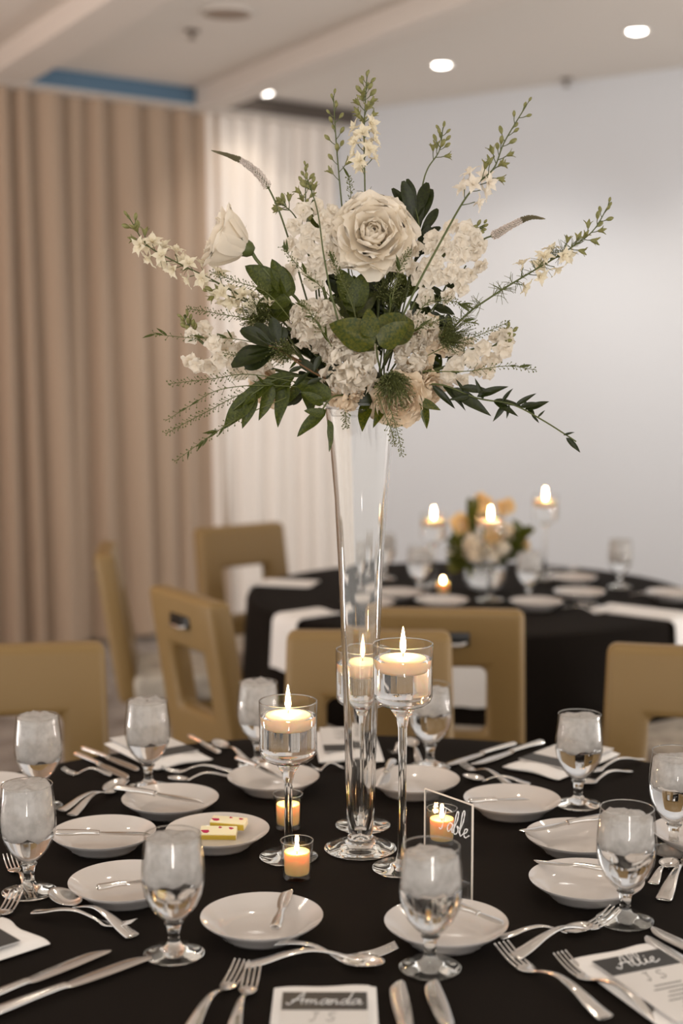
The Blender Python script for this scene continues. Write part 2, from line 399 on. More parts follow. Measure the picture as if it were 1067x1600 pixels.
def chair(i, x, y, face, label, sc=1):
    c = ch0 if i == 0 else copy_tree(ch0)
    c.location = (x, y, 0); d = Vector(face) - Vector((x, y))
    c.rotation_euler.z = math.atan2(d.y, d.x) - math.pi / 2; c['label'] = label; c.scale = (sc, sc, 1)
    return c
for i, (x, y, fx, fy, label) in enumerate([
    (-.73, 3.15, .16, -.98, 'olive vinyl chair at the left edge, tucked under the near table'),
    (.065, 3.31, -.02, -1, 'olive chair tucked in across the near table behind the tall vase'),
    (.79, 3.12, -.25, -1, 'olive chair at the right edge, tucked under the near table'),
    (-.42, 3.85, .84, .54, 'olive chair seen from behind with a handle slot, left of the far table'),
    (-.80, 4.80, 1, .12, 'olive chair seen edge-on in front of the taupe drape'),
    (-.395, 5.45, .6, -.8, 'olive chair facing us in front of the ivory curtain'),
    (.275, 3.61, .08, 1, 'olive chair turned to the far table, with a dark handle slot in its back'),
    (1.14, 3.70, -.55, .82, 'olive chair mostly outside the right edge, its pale seat seen through the near right chair')]):
    f = Vector((fx, fy)).normalized(); c = Vector((x, y)) + f * .285
    chair(i, c.x, c.y, c + f, label)

# ------------------------------------------------------------------ water goblets
def ice_mesh(seed, z0, z1):
    r = random.Random(seed); rows = []; n = 30
    prof = [(.002, z0 - .004)]
    for k in range(9):
        t = k / 8; z = z0 + (min(z1, .1635) - z0) * t
        prof.append((bowl_r(z) - .0028, z))
    prof += [(.030, z1 + .001), (.018, z1 + .002), (.002, z1 + .002)]
    off = Vector((seed * 3.1, 0, 0))
    for k, (q, z) in enumerate(prof):
        row = []
        for i in range(n):
            a = 2 * math.pi * i / n; p = Vector((q * math.cos(a), q * math.sin(a), z))
            d = noise.noise(p * 60 + off); d2 = noise.noise(p * 120 + off * 2)
            if k >= len(prof) - 4: p.z += .005 * d + .004 * d2
            elif k <= 2: p.z += .012 * d
            p.x *= 1 - .03 * abs(d2); p.y *= 1 - .03 * abs(d2)
            row.append(p)
        rows.append(row)
    return MB().grid(rows, True)
BOWL = [(.010, .047), (.021, .056), (.031, .069), (.0385, .085), (.0418, .102), (.0420, .118), (.0405, .135), (.0385, .152), (.0372, .165)]
def bowl_r(z):
    for (r0, z0), (r1, z1) in zip(BOWL, BOWL[1:]):
        if z <= z1: return r0 + (r1 - r0) * max(0, (z - z0) / (z1 - z0))
    return BOWL[-1][0]
def rim(r, z, w, parent):
    """the fire-polished bead round the lip of a glass"""
    q = [(r + w * math.cos(k * math.pi / 4), z + w * math.sin(k * math.pi / 4)) for k in range(9)]
    return MB().lathe(q[:-1] + [q[0]], 44).build('rim', 'solid', parent, angle=0)
def make_goblet(seed, ice_low, ice_high):
    t = thing('water_goblet', 'x', 'glass', (0, 0, 0), 0, 'water goblets on the near table')
    MB().lathe([(.0, .0012), (.038, .0012), (.0405, .003), (.036, .006), (.022, .009), (.012, .013), (.0085, .018), (.0075, .028), (.009, .039), (.0125, .045), (.0, .0462)], 36).build('stem', 'solid', t)
    MB().lathe([(.0125, .0455)] + BOWL + [(.0365, .1655), (.0365, .1648)] , 40).build('bowl', 'glass', t)
    rim(.0370, .1652, .0008, t)
    lo = [(max(r - .0016, 0), z + .0008) for r, z in BOWL if z < ice_low - .004] 
    lo = [(0, .0475)] + lo + [(bowl_r(ice_low) - .0016, ice_low), (.0, ice_low + .0005)]
    MB().lathe(lo, 40).build('water', 'water', t)
    ice_mesh(seed, ice_low + .002, ice_high).build('crushed_ice', 'ice', t, angle=0)['kind'] = 'stuff'
    return t
protos = [make_goblet(1, .104, .160), make_goblet(2, .088, .164), make_goblet(3, .110, .153)]
for i, (x, y, k, label) in enumerate([
    (272, 1492, 0, 'iced water goblet at the near left of the table, in front of a small plate'),
    (672, 1514, 2, 'iced water goblet nearest the camera, in front of the acrylic sign'),
    (46, 1395, 1, 'iced water goblet brimming with ice, with a fork by its foot at the left edge'),
    (62, 1262, 1, 'iced water goblet standing directly behind the brimming one at the left edge'),
    (232, 1232, 1, 'frosty iced water goblet beside the folded napkin at the far left'),
    (903, 1258, 0, 'iced water goblet in front of the folded napkin at the far right'),
    (976, 1440, 2, 'iced water goblet beside two stacked-looking plates at the right'),
    (1052, 1330, 2, 'iced water goblet cut by the right edge of the frame'),
    (672, 1200, 2, 'water goblet at the back, right behind the tall floating candle'),
    (404, 1196, 1, 'water goblet at the back, behind the short floating candle')]):
    used = globals().setdefault('_ug', set())
    g = copy_tree(protos[k]) if k in used else protos[k]
    used.add(k)
    g.location = P(x, y, .7505); g.rotation_euler.z = i * 1.3; g['label'] = label

# ------------------------------------------------------------------ side plates
plate_me = MB().lathe([(0, .007), (.048, .007), (.056, .0085), (.066, .0145), (.077, .0225), (.0835, .0265), (.0845, .0272), (.0842, .0260), (.077, .0200), (.067, .0125), (.058, .0045), (.054, 0), (.050, 0), (.047, .003), (0, .004)], 56).mesh('side_plate', 'china', angle=60)
PL = [(409, 1431, 'white side plate at the near centre with a butter knife laid across it'),
      (697, 1440, 'white side plate behind the nearest goblet, in front of the acrylic sign'),
      (197, 1376, 'white side plate half hidden behind the near left goblet'),
      (162, 1300, 'white side plate at the left with a butter knife along its middle'),
      (266, 1247, 'white side plate in front of the frosty goblet, knife tip over its rim'),
      (340, 1296, 'white side plate holding two pats of flower butter'),
      (427, 1213, 'white side plate behind the short candle holder'),
      (646, 1217, 'white side plate behind the tall vase, right of its stem'),
      (800, 1248, 'white side plate to the right of the acrylic sign'),
      (903, 1305, 'white side plate at the right, the rearmost of the two by the goblet'),
      (916, 1373, 'white side plate at the right, the front one beside the goblet foot'),
      (-22, 1228, 'white side plate cut off by the left edge of the frame'),
      (1100, 1300, 'white side plate cut off by the right edge of the frame')]
for x, y, label in PL:
    o = link(plate_me, 'side_plate'); p = P(x, y, .776); o.location = (p.x, p.y, .7505); tag(o, label, 'plate', 'side plates on the near table')

# butter pats
def butter(c, rz, tilt, label):
    t = thing('butter_pat', label, 'butter', c, rz, 'flower butter pats'); t.rotation_euler.x = tilt
    MB().box((0, 0, .007), (.030, .0105, .006)).build('pat', 'butter', t, bevel=.0015)
    MB().box((0, -.0112, .006), (.029, .0006, .005)).build('herb_side', 'rind', t, smooth=False)
    for k, (x, y, s) in enumerate([(-.021, -.004, 1.3), (.020, .004, .7), (.002, .006, .5)]):
        a = MB(); n = 7; pts = [(x + s * .005 * math.cos(q) * (1 + .4 * math.sin(q * 3 + k)), y + s * .0035 * math.sin(q) * (1 + .3 * math.cos(q * 2 + k))) for q in [2 * math.pi * i / n for i in range(n)]]
        a.add([(u, v, .0130) for u, v in pts] + [(u, v, .0137) for u, v in pts], [tuple(range(n, 2 * n)), tuple(range(n))[::-1]] + [(i, (i + 1) % n, n + (i + 1) % n, n + i) for i in range(n)])
        a.build('dried_petal', 'magenta', t, smooth=False)
butter(P(358, 1291, .768), R(-14), R(12), 'pale butter pat with pink petals, the rear one leaning on the plate')
butter(P(342, 1306, .760), R(-2), R(24), 'pale butter pat with a magenta petal, the front one on the plate')

# ------------------------------------------------------------------ candles
def flame_at(parent, z, h=.040, r=.0046):
    MB().tube([(0, 0, z - .006), (.0006, 0, z + .005)], .0009, 6).build('wick', 'wick', parent)
    MB().lathe([(0, z), (r * .65, z + h * .1), (r, z + h * .25), (r * .85, z + h * .45), (r * .5, z + h * .7), (r * .2, z + h * .9), (0, z + h)], 12).build('flame', 'flame', parent)
def holder(p, H, label, clabel, seg=40, groups=('stemmed candle holders', 'floating candles')):
    t = thing('candle_holder', label, 'candle holder', p, 0, groups[0])
    zc = H - .098
    MB().lathe([(0, .001), (.044, .001), (.0465, .003), (.042, .0055), (.02, .008), (.0105, .013), (.0068, .03), (.0062, H * .4), (.0068, zc - .035), (.010, zc - .018), (.017, zc - .007), (.021, zc - .001), (0, zc - .0005)], seg).build('stem', 'solid', t)
    MB().lathe([(.019, zc - .001), (.034, zc + .003), (.0425, zc + .009), (.0455, zc + .017), (.0460, H - .001), (.0455, H), (.0440, H - .001)], seg).build('cup', 'glass', t)
    rim(.0452, H, .0010, t)
    MB().lathe([(0, zc + .004), (.033, zc + .0065), (.041, zc + .012), (.0438, zc + .019), (.0440, zc + .075), (.0, zc + .075)], seg).build('water', 'water', t)
    c = thing('floating_candle', clabel, 'candle', Vector(p) + Vector((.0, 0, zc + .054)), 0, groups[1])
    MB().lathe([(0, 0), (.026, 0), (.031, .004), (.0355, .016), (.0362, .0200), (.0345, .0228), (.024, .0248), (.012, .0250), (.006, .0240), (0, .0236)], seg).build('wax', 'wax', c)
    flame_at(c, .0285, .042, .0048)
    return t
holder(P(451, 1340, .7505), .254, 'shortest stemmed candle holder, left of the tall vase', 'lit floating candle in the shortest holder')
holder(P(628, 1358, .7505), .356, 'tallest stemmed candle holder, right of the tall vase', 'lit floating candle in the tallest holder')
holder(P(567, 1291, .7505), .305, 'stemmed candle holder of middle height, seen through the tall vase', 'lit floating candle seen through the tall vase')
def votive(p, label, clabel, groups=('votive cups', 'votive candles')):
    t = thing('votive_cup', label, 'candle holder', p, 0, groups[0])
    MB().lathe([(0, .0008), (.0200, .0008), (.0212, .003), (.0250, .058), (.0252, .060), (.0240, .0598), (.0205, .009), (0, .008)], 36).build('cup', 'glass', t)
    rim(.0246, .0598, .0009, t)
    c = thing('votive_candle', clabel, 'candle', Vector(p) + Vector((0, 0, .0088)), 0, groups[1])
    MB().lathe([(0, 0), (.0180, 0), (.0190, .004), (.0198, .030), (.0190, .034), (.016, .033), (.008, .030), (0, .0295)], 32).build('wax', 'amber', c)
    flame_at(c, .034, .020, .0036)
votive(P(464, 1372, .7505), 'clear votive cup in front of the shortest candle holder', 'lit amber votive candle in front of the shortest candle holder')
votive(P(450, 1294, .7505), 'clear votive cup behind the stem of the shortest holder', 'lit amber votive candle behind the stem of the shortest holder')
votive(P(690, 1318, .7505), 'clear votive cup behind the acrylic sign', 'lit votive candle glowing behind the acrylic sign')

# ------------------------------------------------------------------ trumpet vase
VB = P(563, 1327, .7505); VH = .711
vp = [(.0172, .022), (.0200, .030), (.0222, .06), (.0236, .10), (.0262, .20), (.0300, .32), (.0350, .45), (.0415, .57), (.0490, .66), (.0555, .705), (.0562, .711)]
t = thing('trumpet_vase', 'tall clear glass trumpet vase in the middle of the near table', 'vase', VB)
MB().lathe([(0, .001), (.054, .001), (.0585, .003), (.056, .0055), (.040, .009), (.026, .013), (.0215, .017), (.0205, .022), (.012, .0235), (0, .030)], 56).build('foot', 'solid', t)
MB().lathe([(0, .0305), (.012, .0242), (.0205, .0224)] + vp + [(.0552, .7116)] + [(r - .0024 - .0042 * max(0, 1 - z / .40), z) for r, z in vp[::-1] if z > .035] + [(.010, .036), (0, .034)], 56).build('body', 'vase', t)
# the clear dish with floral foam that sits in the vase's mouth
t = thing('flower_dish', 'shallow clear dish resting in the vase mouth under the flowers', 'dish', VB + Vector((0, 0, VH)))
MB().lathe([(0, -.014), (.046, -.012), (.0515, .000), (.062, .006), (.062, .010), (.058, .010), (0, .004)], 40).build('dish', 'glass', t)
MB().lathe([(0, .006), (.052, .006), (.055, .02), (.045, .045), (.02, .06), (0, .062)], 24).build('floral_foam', 'dleaf', t)

# ------------------------------------------------------------------ acrylic table sign
def strokes(parent, name, mat, glyphs, origin, ax, ay, size, w=.03, off=None):
    """hand lettering: each stroke becomes a thin flattened tube lying on the sheet"""
    x0 = 0; nz = ax.cross(ay).normalized(); mb = MB()
    for adv, sts in glyphs:
        for st in sts:
            pts = smooth_path([origin + ax * ((x0 + a + b * .16) * size) + ay * (b * size) for a, b in st], 5)
            mb.tube(pts, [w * size * (.65 + .6 * abs(math.sin(i * .9))) for i in range(len(pts))], 5)
        x0 += adv
    return mb.build(name, mat, parent, world=False, angle=0)
G = {
 'T': (.55, [[(-.1, 1.0), (.25, 1.08), (.75, 1.0)], [(.35, 1.03), (.30, .5), (.2, 0), (.05, .02)]]),
 'a': (.42, [[(.36, .40), (.18, .44), (.04, .22), (.12, .0), (.30, .2), (.38, .42), (.34, .1), (.42, .02), (.5, .12)]]),
 'b': (.38, [[(.0, .1), (.2, .7), (.2, 1.1), (.08, .9), (.06, .1), (.2, 0), (.32, .2), (.22, .4), (.40, .32)]]),
 'l': (.28, [[(.0, .1), (.2, .7), (.22, 1.2), (.1, 1.1), (.06, .3), (.12, 0), (.30, .14)]]),
 'e': (.36, [[(.0, .12), (.2, .26), (.24, .42), (.1, .38), (.05, .14), (.18, 0), (.40, .16)]]),
 'A': (.62, [[(-.15, .15), (.0, 0), (.2, .4), (.45, 1.1), (.47, .5), (.52, 0)], [(.05, .35), (.3, .42), (.6, .38)]]),
 'm': (.62, [[(.0, .3), (.08, .42), (.08, 0)], [(.08, .2), (.2, .42), (.27, .3), (.26, 0)], [(.26, .2), (.4, .42), (.46, .3), (.46, .05), (.6, .1)]]),
 'n': (.44, [[(.0, .3), (.08, .42), (.08, 0)], [(.08, .2), (.22, .42), (.29, .3), (.28, .04), (.44, .1)]]),
 'd': (.44, [[(.32, .40), (.16, .42), (.04, .2), (.12, 0), (.28, .2), (.40, 1.1)], [(.40, 1.1), (.32, .2), (.38, 0), (.48, .12)]]),
 'i': (.20, [[(.0, .15), (.08, .42), (.06, .08), (.2, .1)], [(.12, .6), (.14, .64)]]),
 'J': (.6, [[(.1, 1), (.3, 1), (.5, 1)], [(.32, 1), (.30, .1), (.15, 0), (.05, .12)]]),
 'S': (.6, [[(.48, .9), (.3, 1.02), (.1, .85), (.2, .58), (.42, .42), (.46, .15), (.25, 0), (.03, .12)]]),
 ' ': (.35, []),
}
def word(w): return [G[c] for c in w]
br = P(737, 1408, .7505); d = ray(743, 1258); k = br.y / d.y; ztop = EYE + d.z * k
tl = P(664, 1232, ztop); hx = Vector((br.x - tl.x, br.y - tl.y, 0)); wid = hx.length; hx.normalize(); hn = Vector((hx.y, -hx.x, 0))
base = Vector((tl.x, tl.y, .7505)); hgt = ztop - .7505
t = thing('acrylic_table_sign', 'clear acrylic table sign with white script, behind the nearest goblet', 'sign', base, math.atan2(hx.y, hx.x))
MB().box((wid / 2, 0, hgt / 2 + .001), (wid / 2 - .001, .0012, hgt / 2 - .001)).build('panel', 'acrylic', t, smooth=False)
e = MB(); e.box((wid, 0, hgt / 2), (.0009, .0013, hgt / 2)); e.box((wid / 2, 0, hgt), (wid / 2, .0013, .0008)); e.box((0, 0, hgt / 2), (.0006, .0013, hgt / 2))
e.build('polished_edge', 'edge', t, smooth=False)
MB().box((wid * .8, -.004, .012), (.016, .012, .011)).build('foot_block', 'acrylic', t, bevel=.001)
strokes(t, 'script_lettering', 'white', word('Table'), Vector((.032, -.0018, hgt * .64)), Vector((1, 0, 0)), Vector((0, 0, 1)), .032, .028)

# ------------------------------------------------------------------ folded napkins with menu cards
def make_napkin(name='folded_napkin'):
    nx, ny = 14, 22; W, L, T = .064, .225, .014; rows = []
    def topz(x, v): return T * (.8 + .2 * math.cos(x / W * 2.4)) + .0012 * math.sin(v * 9 + x * 30)
    for s in (0, 1):
        for j in range(ny + 1):
            v = j / ny
            row = []
            for i in range(nx + 1):
                u = i / nx * 2 - 1; x = W * u * (1 - .035 * math.exp(-((1 - v) * 12)))
                wave = .006 * math.cos(u * math.pi * 1.15) * (1 - v) ** 2
                y = -L * v - wave - .004 * u * u * (v < .01)
                edge = max(0, 1 - min((1 - abs(u)) * 9, (v) * 22, (1 - v) * 22)) ** 2
                z = topz(x, v) * (1 - .42 * edge) if s == 0 else T * .42 * edge * .8
                row.append(Vector((x, y, z)))
            rows.append((s, row))
    mb = MB(); a = [r for s, r in rows if s == 0]; b = [r for s, r in rows if s == 1]
    mb.grid(a); mb.grid([r[::-1] for r in b])
    rim = lambda g: g[0] + [r[-1] for r in g[1:-1]] + g[-1][::-1] + [r[0] for r in g[1:-1]][::-1]
    mb.grid([rim(b), rim(a)], True)
    return mb.mesh('napkin_cloth', 'linen', angle=70)
nap_me = make_napkin()
card_me = MB().box((0, -.127, 0), (.052, .092, .0006)).mesh('menu_card', 'paper', smooth=False)
band_me = MB().box((0, -.060, .0009), (.0515, .0235, .0003)).mesh('name_band', 'print', smooth=False)
def napkin(left, right, label, clabel, name=None, size=.029, detail=True):
    a, b = P(*left, .7505), P(*right, .7505); p = (a + b) / 2; d = b - a; rz = math.atan2(d.y, d.x)          # the diner's left and right top corners
    t = thing('folded_napkin', label, 'napkin', p, rz, 'folded napkins'); link(nap_me, 'cloth', t)
    c = thing('menu_card', clabel, 'card', p + Vector((0, 0, .0158)), rz, 'menu cards')
    link(card_me, 'card', c); link(band_me, 'name_band', c)
    X, Y = Vector((1, 0, 0)), Vector((0, 1, 0))
    if name:
        wd = sum(G[k][0] for k in name) * size
        strokes(c, 'name_lettering', 'white', word(name), Vector((-wd / 2, -.070, .0013)), X, Y, size, .022)
        strokes(c, 'initials', 'ink', word('J S'), Vector((-.019, -.112, .0008)), X, Y, .021, .022)
    if detail:
        mb = MB()
        for k in range(8): mb.box((0, -.128 - k * .010, .0007), (.02 + .008 * math.sin(k * 2.1), .0012, .0002))
        o = mb.build('menu_lines', 'ink', c, smooth=False); o['kind'] = 'stuff'
napkin((428, 1550), (588, 1550), 'folded white napkin at the near centre of the table', 'menu card on the near centre napkin, long white script on its black band', 'Amanda')
napkin((897, 1505), (1008, 1484), 'folded white napkin at the near right of the table', 'menu card on the near right napkin, short white script and two initials', 'Allie', .034)
napkin((-12, 1430), (93, 1490), 'folded white napkin at the near left edge', 'menu card with a black band, cut by the left edge', None, .024)
napkin((330, 1190), (245, 1206), 'folded white napkin behind the frosty goblet at the far left', 'menu card with a dark band on the napkin behind the frosty goblet')
napkin((874, 1222), (786, 1202), 'folded white napkin behind the far right goblet', 'menu card with a dark band on the napkin behind the far right goblet')
napkin((602, 1193), (497, 1195), 'folded white napkin at the back, behind the tall vase', 'menu card with a dark band on the napkin behind the tall vase')

# ------------------------------------------------------------------ cutlery (along +X from handle end to tip)
def sweep(st, n=10):
    """stations (x, half width, centre height, half thickness[, y])"""
    rows = []
    for s in st:
        x, w, z, th = s[:4]; y = s[4] if len(s) > 4 else 0
        rows.append([Vector((x, y + w * math.cos(2 * math.pi * k / n), z + th * math.sin(2 * math.pi * k / n))) for k in range(n)])
    mb = MB(); mb.grid([r[::-1] for r in rows], True); m = len(rows)
    mb.f.append(tuple(range(n))); mb.f.append(tuple(range((m - 1) * n, m * n))[::-1])
    return mb
def interp(st, per=5):
    out = []; ext = [st[0]] + st + [st[-1]]
    for i in range(1, len(ext) - 2):
        for k in range(per):
            t = k / per; a, b, c, d = ext[i - 1:i + 3]
            out.append(tuple(.5 * ((2 * q) + (r - p) * t + (2 * p - 5 * q + 4 * r - s) * t * t + (3 * q - p - 3 * r + s) * t ** 3) for p, q, r, s in zip(a, b, c, d)))
    out.append(st[-1]); return out
HANDLE = [(0, .0095, .003, .0012), (.004, .0112, .0035, .0018), (.025, .0098, .007, .0022), (.055, .0068, .014, .0024), (.085, .0045, .016, .0025), (.112, .0034, .010, .0024), (.128, .004, .0045, .0022)]
def make_fork():
    t = thing('fork', 'x', 'fork')
    sweep(interp(HANDLE + [(.138, .0095, .0028, .0016), (.146, .0118, .0022, .0014), (.152, .0118, .0026, .0014)])).build('handle', 'steel', t, angle=0)
    tn = sweep(interp([(.149, .0018, .0024, .0013), (.165, .0018, .004, .0012), (.182, .0016, .0085, .0011), (.197, .0010, .0145, .0008)], 3), 6).mesh('tine', 'steel', angle=0)
    for y in (-.0096, -.0032, .0032, .0096): link(tn, 'tine', t).location = (0, y, 0)
    return t
def make_spoon():
    t = thing('spoon', 'x', 'spoon')
    sweep(interp(HANDLE + [(.136, .0055, .003, .0018)])).build('handle', 'steel', t, angle=0)
    rows = []
    for s in (1, -1):
        for k in range(9):
            q = k / 8 if s > 0 else 1 - k / 8
            rows.append([Vector((.163 + .031 * q * math.cos(a) , .0195 * q * math.sin(a) * (1 - .12 * math.cos(a)), .0105 - .0085 * (1 - q * q) + (.0006 if s > 0 else -.0006) + .003 * q * math.cos(a))) for a in [2 * math.pi * i / 28 for i in range(28)]])
    MB().grid(rows, True).build('bowl', 'steel', t, angle=0); return t
def make_knife(L, bw, name='table_knife'):
    t = thing(name, 'x', 'knife'); h = L * .45
    sweep(interp([(0, .0075, .006, .004), (.004, .0098, .006, .0052), (.03, .0092, .0065, .0050), (h * .6, .0074, .007, .0046), (h - .008, .0062, .0068, .0044), (h, .0075, .0064, .004)])).build('handle', 'steel', t, angle=0)
    sweep(interp([(h - .002, .0055, .0062, .0016, 0), (h + .012, bw * .78, .0055, .0012, .001), (h + (L - h) * .45, bw, .005, .001, .002), (h + (L - h) * .8, bw * .92, .0048, .0009, .002), (L - .006, bw * .5, .0048, .0008, -.002), (L, bw * .12, .0048, .0006, -.004)]), 8).build('blade', 'steel', t, angle=60)
    return t
KIT = {'fork': (make_fork(), .197), 'spoon': (make_spoon(), .194), 'table_knife': (make_knife(.24, .0115), .24), 'butter_knife': (make_knife(.165, .0105, 'butter_knife'), .165)}
usedk = set()
def lay(kind, end, tip, label, z0=.7515, z1=None, full=True, lift=0):
    proto, L = KIT[kind]
    z1 = z0 if z1 is None else z1
    a = end if isinstance(end, Vector) else P(*end, z0); b = P(*tip, z1)
    if full == 'tip': a = b + (a - b).normalized() * L        # tip in view, handle runs on out of the frame
    d = b - a; s = d.length / L
    c = copy_tree(proto) if kind in usedk else proto
    usedk.add(kind)
    c.location = a + Vector((0, 0, lift)); c.rotation_euler = (0, -math.asin(d.z / d.length), math.atan2(d.y, d.x)); c.scale = (s, min(1.15, max(.8, s)), min(1.15, max(.85, s)))
    c['label'] = label; c['group'] = {'fork': 'forks', 'spoon': 'spoons', 'table_knife': 'table knives', 'butter_knife': 'butter knives'}[kind]
    return c
RZ = .7785
lay('table_knife', (0, 1559), (170, 1489), 'polished table knife beside the near left napkin, its blade to the right', full='tip')
lay('table_knife', (0, 1586), (236, 1499), 'polished table knife pointing under the near left goblet foot', full='tip')
lay('fork', (0, 1436), (26, 1406), 'fork at the left edge with its tines under the brimming goblet', full='tip')
lay('spoon', (208, 1466), (82, 1402), 'dessert spoon with its bowl before the half hidden plate at the near left')
lay('fork', (52, 1431), (211, 1456), 'dessert fork crossing the spoon at the near left', lift=.004)
lay('fork', (50, 1408), (14, 1346), 'fork with dark tines behind the brimming goblet foot')
lay('spoon', (112, 1276), (192, 1227), 'dessert spoon with a gleaming bowl left of the frosty goblet plate')
lay('fork', (96, 1272), (196, 1232), 'dessert fork lying along the gleaming spoon at the left', lift=.004)
lay('table_knife', (120, 1181), (201, 1220), 'table knife behind the left goblets, the front one of the pair')
lay('table_knife', (131, 1172), (217, 1207), 'table knife behind the left goblets, the rear one of the pair')
lay('fork', (175, 1213), (98, 1209), 'small arched fork right of the rear left goblet')
lay('fork', (362, 1206), (252, 1207), 'dessert fork in front of the far left napkin, the rear one')
lay('spoon', (362, 1215), (262, 1224), 'dessert spoon in front of the far left napkin, the front one')
lay('table_knife', (296, 1153), (343, 1180), 'knife behind the far left napkin, nearest the table edge')
lay('spoon', (386, 1191), (336, 1163), 'dessert spoon behind the rear plate left of the vase')
lay('fork', (536, 1201), (486, 1205), 'fork in front of the napkin behind the vase')
lay('spoon', (655, 1193), (640, 1160), 'spoon hooked behind the tallest candle holder stem')
lay('fork', (628, 1165), (612, 1182), 'fork right of the rear napkin behind the vase')
lay('fork', (795, 1227), (718, 1196), 'fork at the right back with tines toward the vase')
lay('spoon', (828, 1227), (723, 1219), 'spoon at the right back lying under the fork', lift=-.0005)
lay('table_knife', (803, 1166), (690, 1200), 'table knife at the right back, the front one of the pair')
lay('table_knife', (846, 1163), (738, 1198), 'table knife at the right back, the rear one of the pair')
lay('fork', (1003, 1190), (908, 1214), 'fork on the far side of the far right goblet', lift=.004)
lay('spoon', (984, 1206), (903, 1232), 'spoon right beside the far right goblet stem')
lay('fork', (1036, 1409), (1088, 1330), 'dessert fork at the right edge, handle toward the camera')
lay('spoon', (1020, 1383), (1050, 1350), 'dessert spoon behind the right front goblet')
lay('spoon', (781, 1467), (928, 1456), 'dessert spoon before the right front goblet, behind the fork')
lay('fork', (803, 1502), (962, 1437), 'dessert fork with tines up against the right front goblet foot', lift=.003)
lay('fork', (947, 1594), (783, 1490), 'dinner fork left of the near right napkin, the inner one')
lay('fork', (1037, 1602), (874, 1504), 'dinner fork left of the near right napkin, lying along its edge')
lay('table_knife', (1067, 1480), (1015, 1454), 'table knife at the right edge, the rear one of the pair', full='tip')
lay('table_knife', (1067, 1506), (1006, 1468), 'table knife at the right edge, the front one of the pair', full='tip')
lay('spoon', (404, 1476), (600, 1519), 'dessert spoon behind the near centre napkin')
lay('fork', (385, 1516), (619, 1497), 'dessert fork crossing over the spoon behind the near centre napkin', lift=.004)
lay('fork', (310, 1600), (378, 1516), 'dinner fork left of the near centre napkin, the outer one', full='tip')
lay('fork', (372, 1600), (396, 1524), 'dinner fork left of the near centre napkin, the inner one', full='tip', lift=.002)
lay('table_knife', (634, 1600), (622, 1537), 'table knife right of the near centre napkin, the inner one', full='tip')
lay('table_knife', (697, 1600), (674, 1535), 'table knife right of the near centre napkin, the outer one', full='tip')
lay('butter_knife', (430, 1455), (452, 1394), 'butter knife lying across the near centre plate', RZ - .002, RZ - .002)
lay('butter_knife', (715, 1420), (787, 1449), 'butter knife on the plate behind the nearest goblet', RZ, RZ - .002)
lay('butter_knife', (152, 1392), (252, 1378), 'butter knife on the half hidden plate at the near left', RZ, RZ - .002)
lay('butter_knife', (88, 1306), (238, 1308), 'butter knife across the left plate', RZ, RZ - .002)
lay('butter_knife', (182, 1236), (320, 1259), 'butter knife across the plate before the frosty goblet', RZ, RZ - .002)
lay('butter_knife', (372, 1188), (445, 1221), 'butter knife on the plate behind the short candle holder', RZ, RZ - .002)
lay('butter_knife', (613, 1193), (592, 1234), 'butter knife on the plate behind the vase', RZ, RZ - .002)
lay('butter_knife', (733, 1256), (826, 1252), 'butter knife on the plate right of the acrylic sign', RZ, RZ - .002)
lay('butter_knife', (945, 1281), (813, 1303), 'butter knife on the rear one of the two right plates', RZ, RZ - .002)
lay('butter_knife', (950, 1363), (833, 1349), 'butter knife on the front one of the two right plates', RZ, RZ - .002)

# ------------------------------------------------------------------ flowers of the tall arrangement
YF = VB.y
HUB = VB + Vector((0, 0, VH + .03))
def S(x, y, dy=0): return Q(x, y, YF + dy)
UNIT = YF / F                                                       # metres per pixel at the flowers
def path(pts, per=6):
    """photograph points (x, y, depth offset) -> smooth curve"""
    return smooth_path([S(*p) for p in pts], per)
def flower(name, label, group, base): return thing(name, label, 'flower', base, 0, group)

def petal_mesh(name, mat, L, W, cup, curl, bulge, ruffle, seed, nu=9, nv=8, point=0):
    r = random.Random(seed); rows = []; off = Vector((seed * 7.7, 0, 0))
    for j in range(nv + 1):
        v = j / nv; w = W * (math.sin(math.pi * min(1, .12 + (.70 if point else .56) * v)) ** .7) * (1 - point * v ** 3)
        if v > .75 and not point: w *= 1 - .5 * ((v - .75) / .25) ** 2
        row = []
        for i in range(nu + 1):
            u = i / nu * 2 - 1; a = u * cup
            x = w * (math.sin(a) / max(cup, 1e-3)); y = -w * (1 - math.cos(a)) / max(cup, 1e-3)
            z = L * v - (.16 if point else .19) * L * v * v * u * u
            y += bulge * math.sin(math.pi * v * .8) + curl * max(0, v - .6) ** 2 * 6
            n = noise.noise(Vector((u * 2.2, v * 2.2, 0)) + off)
            y += ruffle * n * v + ruffle * .8 * math.sin(u * 8 + seed) * max(0, v - .6) * 1.5
            z += ruffle * .6 * noise.noise(Vector((u * 3, v, 5)) + off) * v
            row.append(Vector((x, y, z)))
        rows.append(row)
    return MB().grid(rows).mesh(name, mat, angle=0)
def put_petal(me, name, parent, pos, d, spin, tilt, r0=0, s=1, roll=0):
    m = orient(pos, d) @ Matrix.Rotation(spin, 4, 'Z') @ Matrix.Translation((0, r0, 0)) @ Matrix.Rotation(-tilt, 4, 'X') @ Matrix.Rotation(roll, 4, 'Z') @ Matrix.Scale(s, 4)
    return link(me, name, parent, m)
def stem_to(parent, pts, rad, mat='stem', name='stem', n=6, taper=.75):
    k = len(pts); return MB().tube([p - parent.location for p in pts], [rad * (1 - (1 - taper) * i / (k - 1)) for i in range(k)], n).build(name, mat, parent, angle=0)

